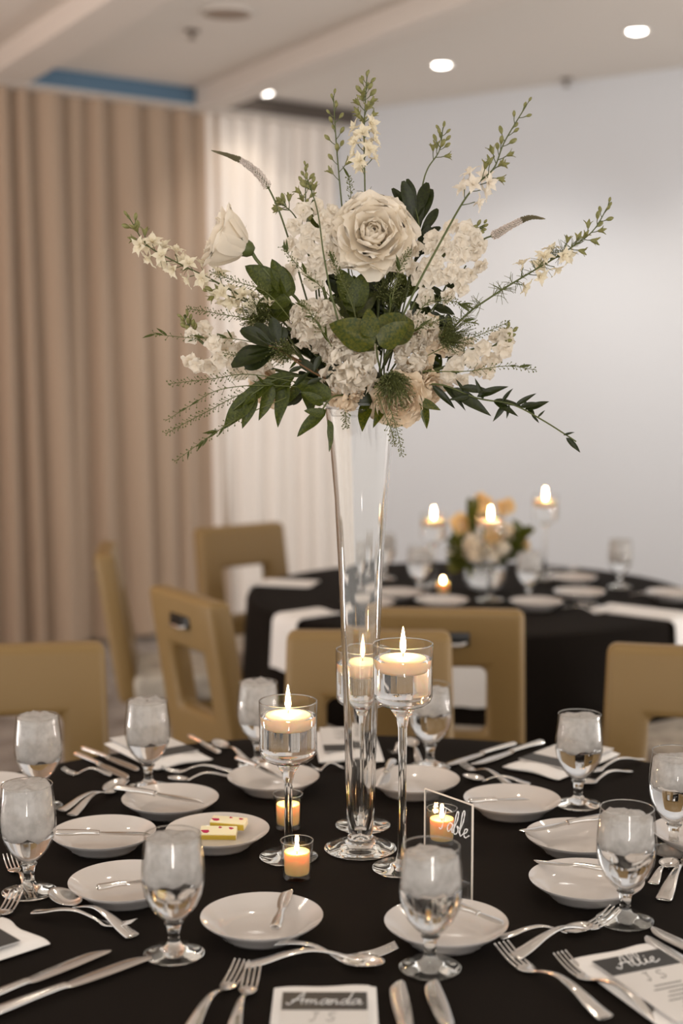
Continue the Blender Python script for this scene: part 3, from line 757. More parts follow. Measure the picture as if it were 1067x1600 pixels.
def rose(label, pos, d, layers, mat, stempts, scale=1, seed=0, sepal=True):
    t = flower('white_rose', label, 'roses in the tall arrangement', pos); r = random.Random(seed)
    a0 = 0
    for k, (n, tilt, r0, L, W, cup, curl, ruf) in enumerate(layers):
        ms = [petal_mesh('petal', mat, L * scale, W * scale, cup, curl * scale, .10 * L * scale, ruf * scale, seed * 50 + k * 5 + q) for q in range(2)]
        for i in range(n):
            put_petal(ms[i % 2], 'petal', t, pos, d, a0 + 2 * math.pi * i / n + r.uniform(-.15, .15), R(tilt + r.uniform(-3, 3)), r0 * scale, r.uniform(.95, 1.05))
        a0 += 1.1
    dv = Vector(d).normalized()
    if sepal:
        link(MB().lathe([(0, -.010), (.006, -.012), (.011, -.006), (.013, .002), (.011, .010), (.006, .012)], 14).mesh('calyx', 'stem', angle=0), 'calyx', t, orient(pos, d) @ Matrix.Scale(scale, 4))
        sm = leaf_mesh('sepal', 'stem', .026, .005, 'lance', .3, .4)
        for i in range(5):
            link(sm, 'sepal', t, orient(pos, d) @ Matrix.Rotation(1.257 * i, 4, 'Z') @ Matrix.Translation((0, .011 * scale, 0)) @ Matrix.Rotation(R(55 + 25 * (i % 2)), 4, 'X'))
    if stempts: stem_to(t, [pos - dv * .008] + path(stempts), .0030)
    return t

def leaf_mesh(name, mat, L, W, kind, fold=.25, droop=.2, nv=10, nu=6, wob=0):
    rows = []
    for j in range(nv + 1):
        v = j / nv
        if kind == 'lance': w = W * (math.sin(math.pi * v ** .75) ** .9) * (1 - .25 * v)
        elif kind == 'ovate': w = W * math.sin(math.pi * v ** .62) ** .75
        else: w = W * (math.sin(math.pi * min(1, v ** 1.35 * .93 + .02)) ** .75)
        w = max(w, .0006 if v < 1 else 0)
        row = []
        for i in range(nu + 1):
            u = i / nu * 2 - 1
            row.append(Vector((w * u, L * (v - droop * .35 * v * v * v), fold * w * abs(u) ** 1.3 - droop * L * v * v + wob * w * math.sin(v * 11) * abs(u))))
        rows.append(row)
    return MB().grid(rows).mesh(name, mat, angle=0)
LEAVES = {}
def leaf(kind, parent, base, tip, nrm=None, wf=.33, mat='leaf', seed=0, droop=None):
    """one leaf laid from base to tip; nrm is the way its upper side faces"""
    d = tip - base; L = d.length; d.normalize()
    rr = random.Random(seed * 13 + len(LEAVES))
    key = (kind, mat, round(wf, 2), seed % 3)
    if key not in LEAVES: LEAVES[key] = leaf_mesh('leaf', mat, 1, wf / 2, kind, rr.uniform(.15, .4), rr.uniform(.05, .22) if droop is None else droop, wob=.08)
    n = Vector(nrm) if nrm else Vector((rr.uniform(-.6, .6), -1, rr.uniform(.1, 1)))
    x = d.cross(n).normalized(); z = x.cross(d).normalized()
    m = Matrix((x, d, z)).transposed().to_4x4(); m.translation = base
    return link(LEAVES[key], 'leaf', parent, m @ Matrix.Scale(L, 4))
def branch(label, pts, kind, leaves, mat='leaf', rad=.0016, smat='stem', name='leafy_sprig', group='leafy sprigs in the tall arrangement', wf=.33):
    """leaves: list of (x0, y0, x1, y1[, depth at tip, normal]) in photograph points"""
    pp = path(pts); t = thing(name, label, 'foliage', pp[0], 0, group)
    stem_to(t, pp, rad, smat)
    dy0 = pts[-1][2] if len(pts[-1]) > 2 else 0
    for i, l in enumerate(leaves):
        b = min(pp, key=lambda q: (q - S(l[0], l[1], dy0)).length)
        dy = l[4] if len(l) > 4 else (b.y - YF) + rnd.uniform(-.015, .015)
        leaf(kind, t, S(l[0], l[1], b.y - YF), S(l[2], l[3], dy), l[5] if len(l) > 5 else None, wf * rnd.choice([.88, 1, 1.1]), mat, i)
    return t

# --- larkspur spikes
def floret_mesh(seed, mat):
    r = random.Random(seed); mb = MB()
    for k in range(5):
        p = petal_mesh('tmp', mat, .0150, .0052, .7, .004, .0015, .0012, seed + k, 3, 4, .75)
        m = Matrix.Rotation(2 * math.pi * k / 5 + r.uniform(-.2, .2), 4, 'Z') @ Matrix.Translation((0, .001, .004)) @ Matrix.Rotation(-R(r.uniform(35, 72)), 4, 'X')
        mb.add([m @ v.co for v in p.vertices], [tuple(f.vertices) for f in p.polygons]); bpy.data.meshes.remove(p)
    for k in range(3):
        p = petal_mesh('tmp', mat, .0085, .003, .9, .002, .001, .001, seed + 9 + k, 3, 3, .4)
        m = Matrix.Rotation(2.1 * k, 4, 'Z') @ Matrix.Translation((0, .0006, .004)) @ Matrix.Rotation(-R(15), 4, 'X')
        mb.add([m @ v.co for v in p.vertices], [tuple(f.vertices) for f in p.polygons]); bpy.data.meshes.remove(p)
    mb.tube([(0, 0, .006), (0, .002, .001), (.001, .009, -.004)], [.0022, .0015, .0005], 5)
    return mb.mesh('floret', mat, angle=0)
FLORET = {m: [floret_mesh(k * 20, m) for k in range(3)] for m in ('cream', 'white_petal')}
bud_me = MB().lathe([(0, -.001), (.0014, 0), (.0034, .004), (.0040, .008), (.0030, .0115), (.0012, .0140), (0, .0145)], 8).mesh('bud', 'bud', angle=0)
obud = petal_mesh('half_open_bud', 'bud', .0150, .0042, 1.1, .003, .001, .001, 3, 4, 4, .4)
mb = MB()
for k in range(4):
    m = Matrix.Rotation(1.57 * k, 4, 'Z') @ Matrix.Translation((0, .0012, 0)) @ Matrix.Rotation(-R(16), 4, 'X'); mb.add([m @ v.co for v in obud.vertices], [tuple(f.vertices) for f in obud.polygons])
obud_me = mb.mesh('half_open_bud', 'bud', angle=0)
def frond(mb, p, d, L, r, n=5):
    """a tuft of thread-like leaflets"""
    for k in range(n):
        e = (Vector(d) + Vector((r.uniform(-.8, .8), r.uniform(-.8, .8), r.uniform(-.8, .8)))).normalized()
        q = p + e * L * .5; mb.tube([p, q, q + (e + Vector((r.uniform(-.5, .5), r.uniform(-.5, .5), r.uniform(-.6, .2)))).normalized() * L * .5], [.0006, .0005, .0003], 3)
def larkspur(label, pts, n_bud, n_half, n_flo, seed, start=.35, mat='cream', fern=0, rad=.0019, spread=.016, fs=1):
    r = random.Random(seed); pp = path(pts, 8); t = flower('larkspur_stem', label, 'larkspur spikes in the tall arrangement', pp[0])
    stem_to(t, pp, rad, taper=.45)
    n = n_bud + n_half + n_flo; ang = r.uniform(0, 6); ped = MB()
    for i in range(n):
        f = start + (1 - start) * (i / max(1, n - 1)) ** .92; x = f * (len(pp) - 1); k = min(int(x), len(pp) - 2); q = pp[k].lerp(pp[k + 1], x - k)
        ax = (pp[k + 1] - pp[max(0, k - 1)]).normalized(); ang += 2.4
        sx = ax.cross(Vector((0, -1, .2))).normalized(); sy = ax.cross(sx)
        out = sx * math.cos(ang) + sy * math.sin(ang) * .8
        if i >= n - 2: out *= .3
        sp = spread * (1 - .55 * (i / n)); tipp = q + out * sp * .6 + ax * sp * .55
        if i < n_flo: me, nm, sc, d = FLORET[mat][r.randrange(3)], 'floret', (1.0 + .15 * r.random()) * fs, out + ax * .25 + Vector((0, -.25, .1))
        elif i < n_flo + n_half: me, nm, sc, d = obud_me, 'half_open_bud', .85 + .2 * r.random(), out * .8 + ax * .7
        else: me, nm, sc, d = bud_me, 'bud', (.95 - .45 * (i - n_flo - n_half) / max(1, n_bud)) * r.uniform(.9, 1.1), out * .7 + ax * .8
        ped.tube([q - t.location, (q + tipp) / 2 + out * .001 - t.location, tipp - t.location], [.0008, .0006, .0008], 4)
        link(me, nm, t, orient(tipp, d) @ Matrix.Rotation(r.uniform(0, 6), 4, 'Z') @ Matrix.Scale(sc, 4))
    ped.build('pedicels', 'stem', t, angle=0)['kind'] = 'stuff'
    if fern:
        mb = MB()
        for k in range(fern):
            x = r.uniform(.05, .75) * (len(pp) - 1); q = pp[int(x)]
            frond(mb, q - t.location, Vector((r.uniform(-1, 1), r.uniform(-.5, .5), r.uniform(-.4, 1))), r.uniform(.012, .026), r, 5)
        mb.build('thread_leaves', 'wisp', t, angle=0)['kind'] = 'stuff'
    return t
larkspur('cream larkspur reaching far left above the left rose leaves', [(470, 560, 0), (400, 480, -.02), (340, 442, -.03), (280, 412, -.04), (230, 383, -.04), (203, 342, -.04)], 5, 3, 17, 1, .34, fern=5, spread=.021)
larkspur('tallest larkspur, pale blooms climbing straight up above the open rose', [(585, 560, .04), (573, 400, .05), (570, 290, .05), (569, 200, .05), (573, 122, .05)], 9, 10, 13, 2, .54, fern=3, spread=.022)
larkspur('upright larkspur bearing only green buds, left of the tallest spike', [(560, 560, .05), (542, 400, .06), (532, 300, .06), (525, 220, .06), (521, 152, .06)], 13, 2, 0, 3, .55, spread=.02)
larkspur('short green-budded larkspur right of the open rose', [(610, 560, .05), (640, 400, .06), (658, 300, .06), (668, 264, .06), (686, 236, .06), (692, 200, .06)], 10, 3, 0, 4, .70, spread=.018)
larkspur('long budded larkspur rising to the upper right with a kinked tip', [(600, 560, -.05), (645, 460, -.07), (690, 375, -.06), (722, 318, -.05), (745, 288, -.05), (772, 262, -.05), (788, 222, -.05), (822, 165, -.05)], 10, 7, 7, 5, .42, 'white_petal', spread=.026)
larkspur('cream larkspur sweeping out to the far right with thread leaves', [(650, 580, .01), (720, 500, .0), (770, 462, 0), (830, 425, 0), (880, 395, 0), (925, 362, 0), (950, 322, 0)], 7, 7, 9, 6, .42, fern=40, spread=.022)
larkspur('small budded larkspur at the upper left behind the white stock', [(500, 520, .07), (488, 400, .07), (478, 330, .07), (478, 262, .07)], 8, 3, 0, 7, .70, spread=.014)
larkspur('budded larkspur beside the upper left stock', [(505, 520, .03), (490, 400, .03), (462, 340, .03), (440, 318, .03)], 8, 4, 0, 8, .80, spread=.016)
larkspur('fine larkspur crossing in front of the white stock', [(545, 560, -.08), (520, 470, -.08), (506, 400, -.08), (496, 330, -.07), (480, 280, -.06)], 6, 1, 0, 9, .86, spread=.012)
larkspur('cream larkspur low at the left among the wispy stems', [(480, 570, -.02), (430, 500, -.03), (380, 470, -.03), (330, 455, -.03)], 2, 2, 11, 10, .40, fern=6)

# --- veronica
def veronica(label, pts, seed, r0=.0075):
    r = random.Random(seed); pp = path(pts, 10); t = flower('veronica_stem', label, 'veronica spikes', pp[0])
    k0 = int(len(pp) * .45); stem_to(t, pp[:k0 + 1], .0017, taper=.9)
    tp = pp[k0:]; n = len(tp)
    MB().tube([q - t.location for q in tp], [max(.0006, r0 * .45 * (1 - i / n) ** .7) for i in range(n)], 8).build('spike_core', 'stem', t, angle=0)
    for nm, lo, hi, mat in (('open_florets', 0, .5, 'veron'), ('closed_florets', .5, .98, 'vtip')):
        mb = MB()
        for i in range(230):
            f = lo + (hi - lo) * i / 230; x = f * (n - 1); k = min(int(x), n - 2); q = tp[k].lerp(tp[k + 1], x - k); ax = (tp[k + 1] - tp[k]).normalized()
            a = i * 2.4; sx = ax.orthogonal().normalized(); o = sx * math.cos(a) + ax.cross(sx) * math.sin(a)
            rr = r0 * (1 - f) ** .6 * r.uniform(.8, 1.1); p0 = q + o * rr * .35 - t.location; p1 = q + (o + ax * .35) * rr - t.location
            mb.tube([p0, p1], [.0009, .0010 if lo == 0 else .0008], 4)
        mb.build(nm, mat, t, angle=0)['kind'] = 'stuff'
veronica('white veronica spike arching to the upper left, its tip dark', [(500, 540, .04), (462, 410, .03), (436, 330, .02), (412, 282, .02), (385, 256, .02), (360, 244, .02), (330, 235, .02)], 1)
veronica('white veronica spike pointing right, its tip dark', [(660, 520, .05), (712, 420, .05), (750, 378, .05), (775, 366, .05), (805, 349, .05), (828, 340, .05), (852, 342, .05)], 2)

# --- roses
OPEN = [(3, -4, .004, .034, .016, 1.7, -.002, .001), (4, 2, .007, .037, .022, 1.5, -.002, .002), (5, 10, .009, .041, .028, 1.25, -.001, .003), (5, 20, .010, .046, .034, 1.05, .001, .004), (6, 36, .010, .051, .038, .85, .004, .005), (6, 54, .010, .056, .046, 1.05, .008, .008), (7, 72, .010, .059, .046, .95, .008, .009)]
rose('large open white rose facing out above the middle of the arrangement', S(583, 372, -.005), (0.02, -1, .32), OPEN, 'rose', [(588, 430, .04), (590, 500, .03), (575, 590, .01)], 1.06, 1)
BELL = [(3, 1, .003, .050, .019, 1.6, 0, .001), (4, 5, .006, .054, .027, 1.4, .001, .002), (5, 12, .008, .057, .036, 1.15, .003, .004), (5, 20, .009, .060, .042, 1.0, .006, .002), (6, 29, .010, .058, .046, .95, .010, .003)]
rose('half-open white rose turned away to the left on a long stem', S(384, 388, -.03), (-1, -.15, .42), BELL, 'rose', [(400, 405, -.03), (430, 440, -.03), (470, 475, -.01), (530, 580, 0)], 1.08, 2)
rose('cream rose low at the front right below the green seed puff', S(622, 620, -.05), (.15, -1, -.45), OPEN, 'candlelit', None, .72, 3, False)  # the low roses carry candle glow from below in their petal colour
rose('cream rose low at the right against the leaf fan', S(662, 604, -.02), (.7, -.8, -.4), OPEN[:6], 'candlelit', None, .55, 4, False)
rose('cream rose hidden low at the left behind the hanging leaves', S(425, 600, .02), (-.7, -.8, -.3), OPEN[:6], 'candlelit', None, .6, 5, False)

# --- ruffled white blooms
def ruffle(label, pos, d, size, n, seed, mat='white_petal', span=105):
    t = flower('ruffled_white_bloom', label, 'ruffled white blooms', pos); r = random.Random(seed); d = Vector(d).normalized()
    ms = [petal_mesh('petal', mat, size * .56, size * .34, .8, size * .10, size * .06, size * .20, seed * 9 + q, 12, 8) for q in range(4)]
    sx = d.orthogonal().normalized(); sy = d.cross(sx)
    n = int(n * 1.45)
    for i in range(n):
        th = R(span) * math.sqrt((i + .5) / n); ph = i * 2.4
        o = d * math.cos(th) + (sx * math.cos(ph) + sy * math.sin(ph)) * math.sin(th)
        put_petal(ms[i % 4], 'petal', t, pos + o * size * r.uniform(.28, .42), o, r.uniform(0, 6.28), R(r.uniform(12, 55)), 0, r.uniform(.8, 1.1))
    return t
ruffle('ruffled white bloom at the front, right over the vase mouth', S(548, 568, -.075), (-.1, -1, .05), .056, 38, 1)
ruffle('ruffled white bloom at the front left of the salal leaves', S(492, 505, -.05), (-.3, -1, .3), .050, 34, 2)
ruffle('ruffled white bloom low over the rim, lit from below', S(540, 612, -.06), (-.2, -1, -.5), .036, 22, 3, 'candlelit')
ruffle('ruffled white bloom at the right behind the round leaf', S(655, 520, -.01), (.5, -1, .1), .042, 26, 4)
ruffle('ruffled white bloom low at the right beside the thin grass', S(640, 560, -.03), (.4, -1, -.2), .036, 24, 5)
ruffle('ruffled white bloom tucked in at the left, half hidden by wisps', S(520, 530, -.02), (-.4, -1, .0), .042, 24, 6)

# --- stock spikes: rosettes of petals on a thick stem
def stock_floret(seed, mat='white_petal'):
    r = random.Random(seed); mb = MB()
    for k in range(9):
        inner = k >= 5; L = .0145 if not inner else .010
        p = petal_mesh('tmp', mat, L, .0082 if not inner else .006, .5, .004, .001, .0035, seed * 11 + k, 5, 4)
        m = Matrix.Rotation(2 * math.pi * k / 5 + r.uniform(-.3, .3), 4, 'Z') @ Matrix.Translation((0, .0008, .002 if not inner else .004)) @ Matrix.Rotation(-R(r.uniform(62, 84) if not inner else r.uniform(22, 45)), 4, 'X')
        mb.add([m @ v.co for v in p.vertices], [tuple(f.vertices) for f in p.polygons]); bpy.data.meshes.remove(p)
    mb.tube([(0, 0, .003), (0, 0, -.006)], [.0016, .001], 5)
    return mb.mesh('floret', mat, angle=0)
STOCK = {'white_petal': [stock_floret(k) for k in range(4)], 'candlelit': [stock_floret(k + 7, 'candlelit') for k in range(3)]}  # second set is white stock with candle glow put into its colour
def stock(label, pts, flo, seed, mat='white_petal', buds=8, s=1.0, face=(0, -1, .1)):
    r = random.Random(seed); pp = path(pts, 6); t = flower('stock_stem', label, 'white stock stems in the tall arrangement', pp[0])
    stem_to(t, pp, .0030, taper=.7)
    for x, y, dy in flo:
        p = S(x, y, dy); near = min(pp, key=lambda q: (q - p).length)
        d = Vector(face) + (p - near).normalized() * .8 + Vector((r.uniform(-.4, .4), r.uniform(-.2, .2), r.uniform(-.4, .4)))
        link(r.choice(STOCK[mat]), 'floret', t, orient(p, d) @ Matrix.Rotation(r.uniform(0, 6), 4, 'Z') @ Matrix.Scale(s * r.uniform(.9, 1.15), 4))
    tip = pp[-1]; ax = (pp[-1] - pp[-4]).normalized()
    for k in range(buds):
        a = k * 2.4; sx = ax.orthogonal().normalized(); o = sx * math.cos(a) + ax.cross(sx) * math.sin(a)
        q = tip - ax * (.030 * k / buds); link(bud_me, 'bud', t, orient(q + o * .0045, ax * .9 + o * .7) @ Matrix.Scale(.6 + .35 * k / buds, 4))
    return t
def fill(x0, y0, x1, y1, n, seed, dy=-.02, slope=0):
    r = random.Random(seed); out = []
    while len(out) < n:
        best = None
        for _ in range(14):
            u, v = r.random(), r.random()
            if (u - .5) ** 2 + (v - .5) ** 2 > .27: continue
            c = (x0 + (x1 - x0) * u, y0 + (y1 - y0) * v + slope * (u - .5))
            dd = min([(c[0] - o[0]) ** 2 + (c[1] - o[1]) ** 2 for o in out] or [1e9])
            if best is None or dd > best[0]: best = (dd, c, u, v)
        if best is None: continue
        rr = math.sqrt((best[2] - .5) ** 2 + (best[3] - .5) ** 2)
        out.append((best[1][0], best[1][1], dy + .05 * rr))
    return out
stock('white stock cluster upper left of the open rose', [(540, 570, .02), (505, 450, .0), (484, 350, .0), (476, 318, .0)], fill(446, 322, 538, 440, 22, 1, -.03), 1)
stock('white stock cluster at the right under the long budded larkspur', [(600, 570, .02), (660, 450, .0), (710, 380, 0), (758, 352, 0)], fill(640, 352, 752, 470, 26, 2, -.03, -30), 2)
stock('white stock reaching out low at the left, dark-tipped', [(480, 590, 0), (400, 570, -.01), (340, 550, -.02), (305, 525, -.02), (288, 492, -.02)],
      [(300, 525, -.03), (318, 515, -.01), (308, 570, -.03), (300, 562, -.01), (335, 538, -.04), (345, 562, -.03), (322, 530, -.0), (362, 560, -.03), (372, 580, -.02), (385, 560, -.02), (352, 545, .0), (400, 582, -.02), (378, 545, -.01), (330, 572, 0), (412, 570, -.01), (358, 530, .01)], 3, buds=14)
stock('white stock reaching out low at the right, dark-tipped', [(620, 590, 0), (690, 575, -.01), (745, 555, -.02), (780, 535, -.02), (800, 512, -.02)],
      [(700, 585, -.03), (712, 570, -.03), (720, 592, -.02), (735, 560, -.03), (755, 545, -.03), (768, 558, -.02), (745, 575, -.01), (762, 580, -.03), (785, 545, -.03), (775, 530, -.01), (710, 555, .0), (695, 600, -.02), (730, 540, .0), (790, 525, -.02)], 4, buds=12)
stock('white stock low at the right between grass and round leaf', [(600, 600, 0), (640, 550, -.01), (670, 500, -.01)], fill(628, 500, 690, 580, 14, 5, -.02), 5, 'candlelit', 6)
stock('white stock deep at the left behind the dark leaf whorl', [(520, 580, .03), (460, 520, .02), (420, 480, .02)], fill(395, 470, 470, 560, 14, 6, .02), 6)

# --- leaves
branch('trailing leafy vine hanging out to the lower right', [(600, 612, -.02), (680, 600, -.04), (745, 622, -.05), (800, 632, -.05), (845, 655, -.05), (885, 680, -.05), (900, 690, -.05)], 'lance',
       [(675, 602, 715, 640), (690, 600, 735, 640), (705, 606, 770, 650), (720, 605, 770, 612), (745, 620, 795, 600), (755, 624, 742, 590), (770, 626, 825, 632), (785, 628, 800, 605), (790, 630, 770, 660), (805, 634, 838, 612), (812, 636, 850, 628), (820, 640, 860, 625), (830, 648, 845, 662), (835, 650, 815, 620), (840, 652, 852, 640), (880, 680, 898, 674), (884, 684, 910, 708), (770, 626, 812, 650), (735, 618, 700, 625), (725, 612, 712, 590), (795, 632, 792, 655)], 'dleaf', wf=.26)
branch('leafy ruscus spray hanging over the rim at the lower left', [(545, 615, -.03), (490, 592, -.05), (440, 590, -.06), (400, 612, -.07), (365, 640, -.07)], 'lance',
       [(460, 590, 385, 612), (430, 595, 352, 640), (400, 612, 342, 672), (398, 612, 378, 672), (425, 600, 405, 660), (450, 595, 425, 672), (455, 600, 415, 625), (470, 595, 440, 640), (475, 590, 492, 655), (500, 600, 478, 645)], wf=.38)
branch('pointed green leaves drooping over the vase rim at the left', [(550, 618, -.06), (520, 620, -.08), (500, 645, -.085)], 'ovate',
       [(518, 622, 455, 592), (510, 640, 460, 682), (508, 648, 475, 640), (505, 632, 470, 610), (512, 655, 518, 708, -.09, (1, -.6, .2))], wf=.42)
branch('single pointed leaves hanging below the right of the rim', [(590, 612, -.04), (640, 618, -.06), (660, 630, -.065)], 'lance',
       [(660, 628, 668, 672), (600, 620, 585, 668, -.085), (575, 625, 562, 670, -.085), (652, 625, 690, 640)], 'gleaf', wf=.36)
branch('broad salal leaves at the very front centre', [(600, 600, -.05), (590, 560, -.10), (588, 538, -.12)], 'ovate',
       [(585, 540, 512, 498, -.12, (-.2, -1, .6)), (580, 528, 575, 478, -.12, (-.1, -1, .1)), (592, 540, 640, 500, -.13, (.1, -1, .35)), (592, 530, 655, 492, -.08, (.2, -1, .4)), (585, 548, 540, 542, -.10, (0, -.6, 1))], 'gleaf', wf=.62)
branch('dark glossy whorl of blunt leaves at the left', [(540, 600, -.02), (480, 570, -.07), (432, 545, -.09), (420, 540, -.09)], 'obovate',
       [(430, 545, 375, 512), (425, 545, 362, 545), (432, 542, 398, 502), (436, 540, 425, 495), (432, 548, 358, 568), (430, 550, 380, 575), (440, 540, 445, 510), (424, 540, 390, 520)], 'dleaf', smat='brown', wf=.40)
branch('brown-stemmed dark leaves below the front left bloom', [(545, 605, -.03), (505, 590, -.08), (470, 570, -.09), (445, 552, -.09)], 'obovate',
       [(500, 588, 465, 560), (505, 590, 480, 600), (490, 582, 500, 555), (475, 572, 452, 580), (510, 592, 530, 560), (485, 580, 458, 600)], 'dleaf', smat='brown', wf=.34)
branch('dark lance leaves rising at the right of the open rose', [(605, 580, .03), (640, 440, .03), (655, 360, .03), (640, 300, .03)], 'obovate',
       [(645, 350, 616, 288), (648, 350, 630, 280), (648, 340, 640, 275), (650, 345, 668, 278), (655, 352, 675, 290), (655, 370, 686, 322), (650, 380, 690, 350), (655, 395, 628, 345), (650, 400, 700, 372), (645, 420, 690, 395), (648, 410, 672, 350), (640, 430, 612, 385), (640, 445, 680, 425), (655, 360, 655, 300)], 'dleaf', wf=.27)
branch('pointed green leaf pair under the stem of the left rose', [(520, 580, -.01), (460, 480, -.03), (425, 440, -.03)], 'ovate',
       [(435, 448, 380, 412, -.04, (-.3, -1, .3)), (445, 460, 425, 402, -.03, (.3, -1, 0)), (450, 465, 446, 408, -.02, (.5, -1, 0)), (455, 470, 395, 470, -.04), (470, 490, 408, 490, -.03), (440, 455, 395, 448)], 'leaf', wf=.50)
branch('broad upright leaves left of the open rose stem', [(560, 580, .0), (555, 500, -.02), (550, 450, -.02)], 'ovate',
       [(552, 480, 572, 420, -.03, (0, -1, .1)), (552, 475, 530, 415, -.02), (550, 500, 590, 440, .02), (555, 510, 520, 450, .02), (555, 490, 552, 425)], 'leaf', wf=.5)
branch('green leaves above the upper left stock cluster', [(530, 560, .04), (512, 430, .03), (500, 350, .02)], 'ovate',
       [(502, 372, 488, 308, .02, (0, -1, .1)), (505, 380, 518, 325, .02), (508, 400, 530, 355), (505, 420, 475, 380, .05)], 'leaf', wf=.42)
branch('dark leaves at the right below the right stock cluster', [(610, 580, .02), (670, 490, .01), (715, 435, .0), (728, 415, .0)], 'ovate',
       [(698, 448, 732, 428, -.01, (0, -1, .5)), (690, 470, 655, 462), (678, 480, 712, 490), (672, 490, 700, 508), (690, 462, 672, 445), (665, 500, 640, 470)], 'dleaf', wf=.55)
# inner filling leaves round the foam
for k, (x, y, x1, y1, m) in enumerate([(585, 600, 560, 455, 'dleaf'), (590, 600, 610, 450, 'dleaf'), (570, 600, 500, 470, 'leaf'), (600, 605, 680, 500, 'dleaf'), (560, 605, 450, 540, 'dleaf'), (600, 610, 720, 570, 'leaf'), (560, 612, 470, 600, 'dleaf'), (590, 600, 640, 430, 'leaf'), (575, 600, 535, 430, 'dleaf'), (600, 600, 600, 420, 'dleaf'), (560, 600, 455, 500, 'dleaf'), (610, 600, 700, 520, 'dleaf')]):
    rr = random.Random(k); ls = []
    for q in range(13):
        f = .3 + .7 * q / 13; px = x + (x1 - x) * f; py = y + (y1 - y) * f; a = math.atan2(y1 - y, x1 - x) + rr.choice([-1, 1]) * rr.uniform(.3, 1.1); L = rr.uniform(30, 48)
        ls.append((px, py, px + L * math.cos(a), py + L * math.sin(a)))
    branch(['dark filler sprig upright behind the salal leaves', 'dark filler sprig leaning behind the open rose stem', 'green filler sprig leaning left behind the front blooms', 'dark filler sprig leaning right behind the round leaf', 'dark filler sprig at the left over the leaf whorl', 'green filler sprig at the right over the low stock', 'dark filler sprig low at the left over the rim', 'green filler sprig rising under the dark lance leaves', 'dark filler sprig deep behind the broad upright leaves', 'dark filler sprig deep under the open rose', 'dark filler sprig deep behind the front left bloom', 'dark filler sprig deep at the right behind the low stock'][k],
           [(x, y, .02), ((x + x1) / 2, (y + y1) / 2, .035), (x1, y1, .04)], 'lance' if m == 'leaf' else 'obovate', ls, m, wf=.4)

# --- wispy seed stems
def wisp(label, pts, seed, n=46, L=.010, leaves=0, pod=.0013):
    r = random.Random(seed); pp = path(pts, 10); t = thing('wispy_seed_stem', label, 'foliage', pp[0], 0, 'wispy seed stems')
    stem_to(t, pp, .0009, 'wisp', taper=.5, n=5); mb = MB(); lb = MB()
    k0 = int(len(pp) * .35)
    for i in range(n):
        x = k0 + (len(pp) - 1 - k0) * i / n; k = min(int(x), len(pp) - 2); q = pp[k].lerp(pp[k + 1], x - k); ax = (pp[k + 1] - pp[k]).normalized()
        a = i * 2.4; sx = ax.orthogonal().normalized(); o = (sx * math.cos(a) + ax.cross(sx) * math.sin(a)) * .9 + ax * .6; o.normalize()
        e = q + o * L * r.uniform(.6, 1.1) * (1 - .5 * i / n) - t.location; mb.tube([q - t.location, e], [.0004, .00035], 3)
        s = pod * r.uniform(.8, 1.3); mb.lathe([(0, -s), (s, 0), (0, s)], 5, e)
    mb.build('seed_pods', 'wisp', t, angle=0)['kind'] = 'stuff'
    for i in range(leaves):
        k = r.randrange(3, len(pp) - 1); d = (pp[k] - pp[k - 1]).normalized() + Vector((r.uniform(-1, 1), r.uniform(-.3, .3), r.uniform(-1, 1))) * .8
        leaf('lance', t, pp[k], pp[k] + d.normalized() * r.uniform(.014, .024), None, .22, 'leaf', i)
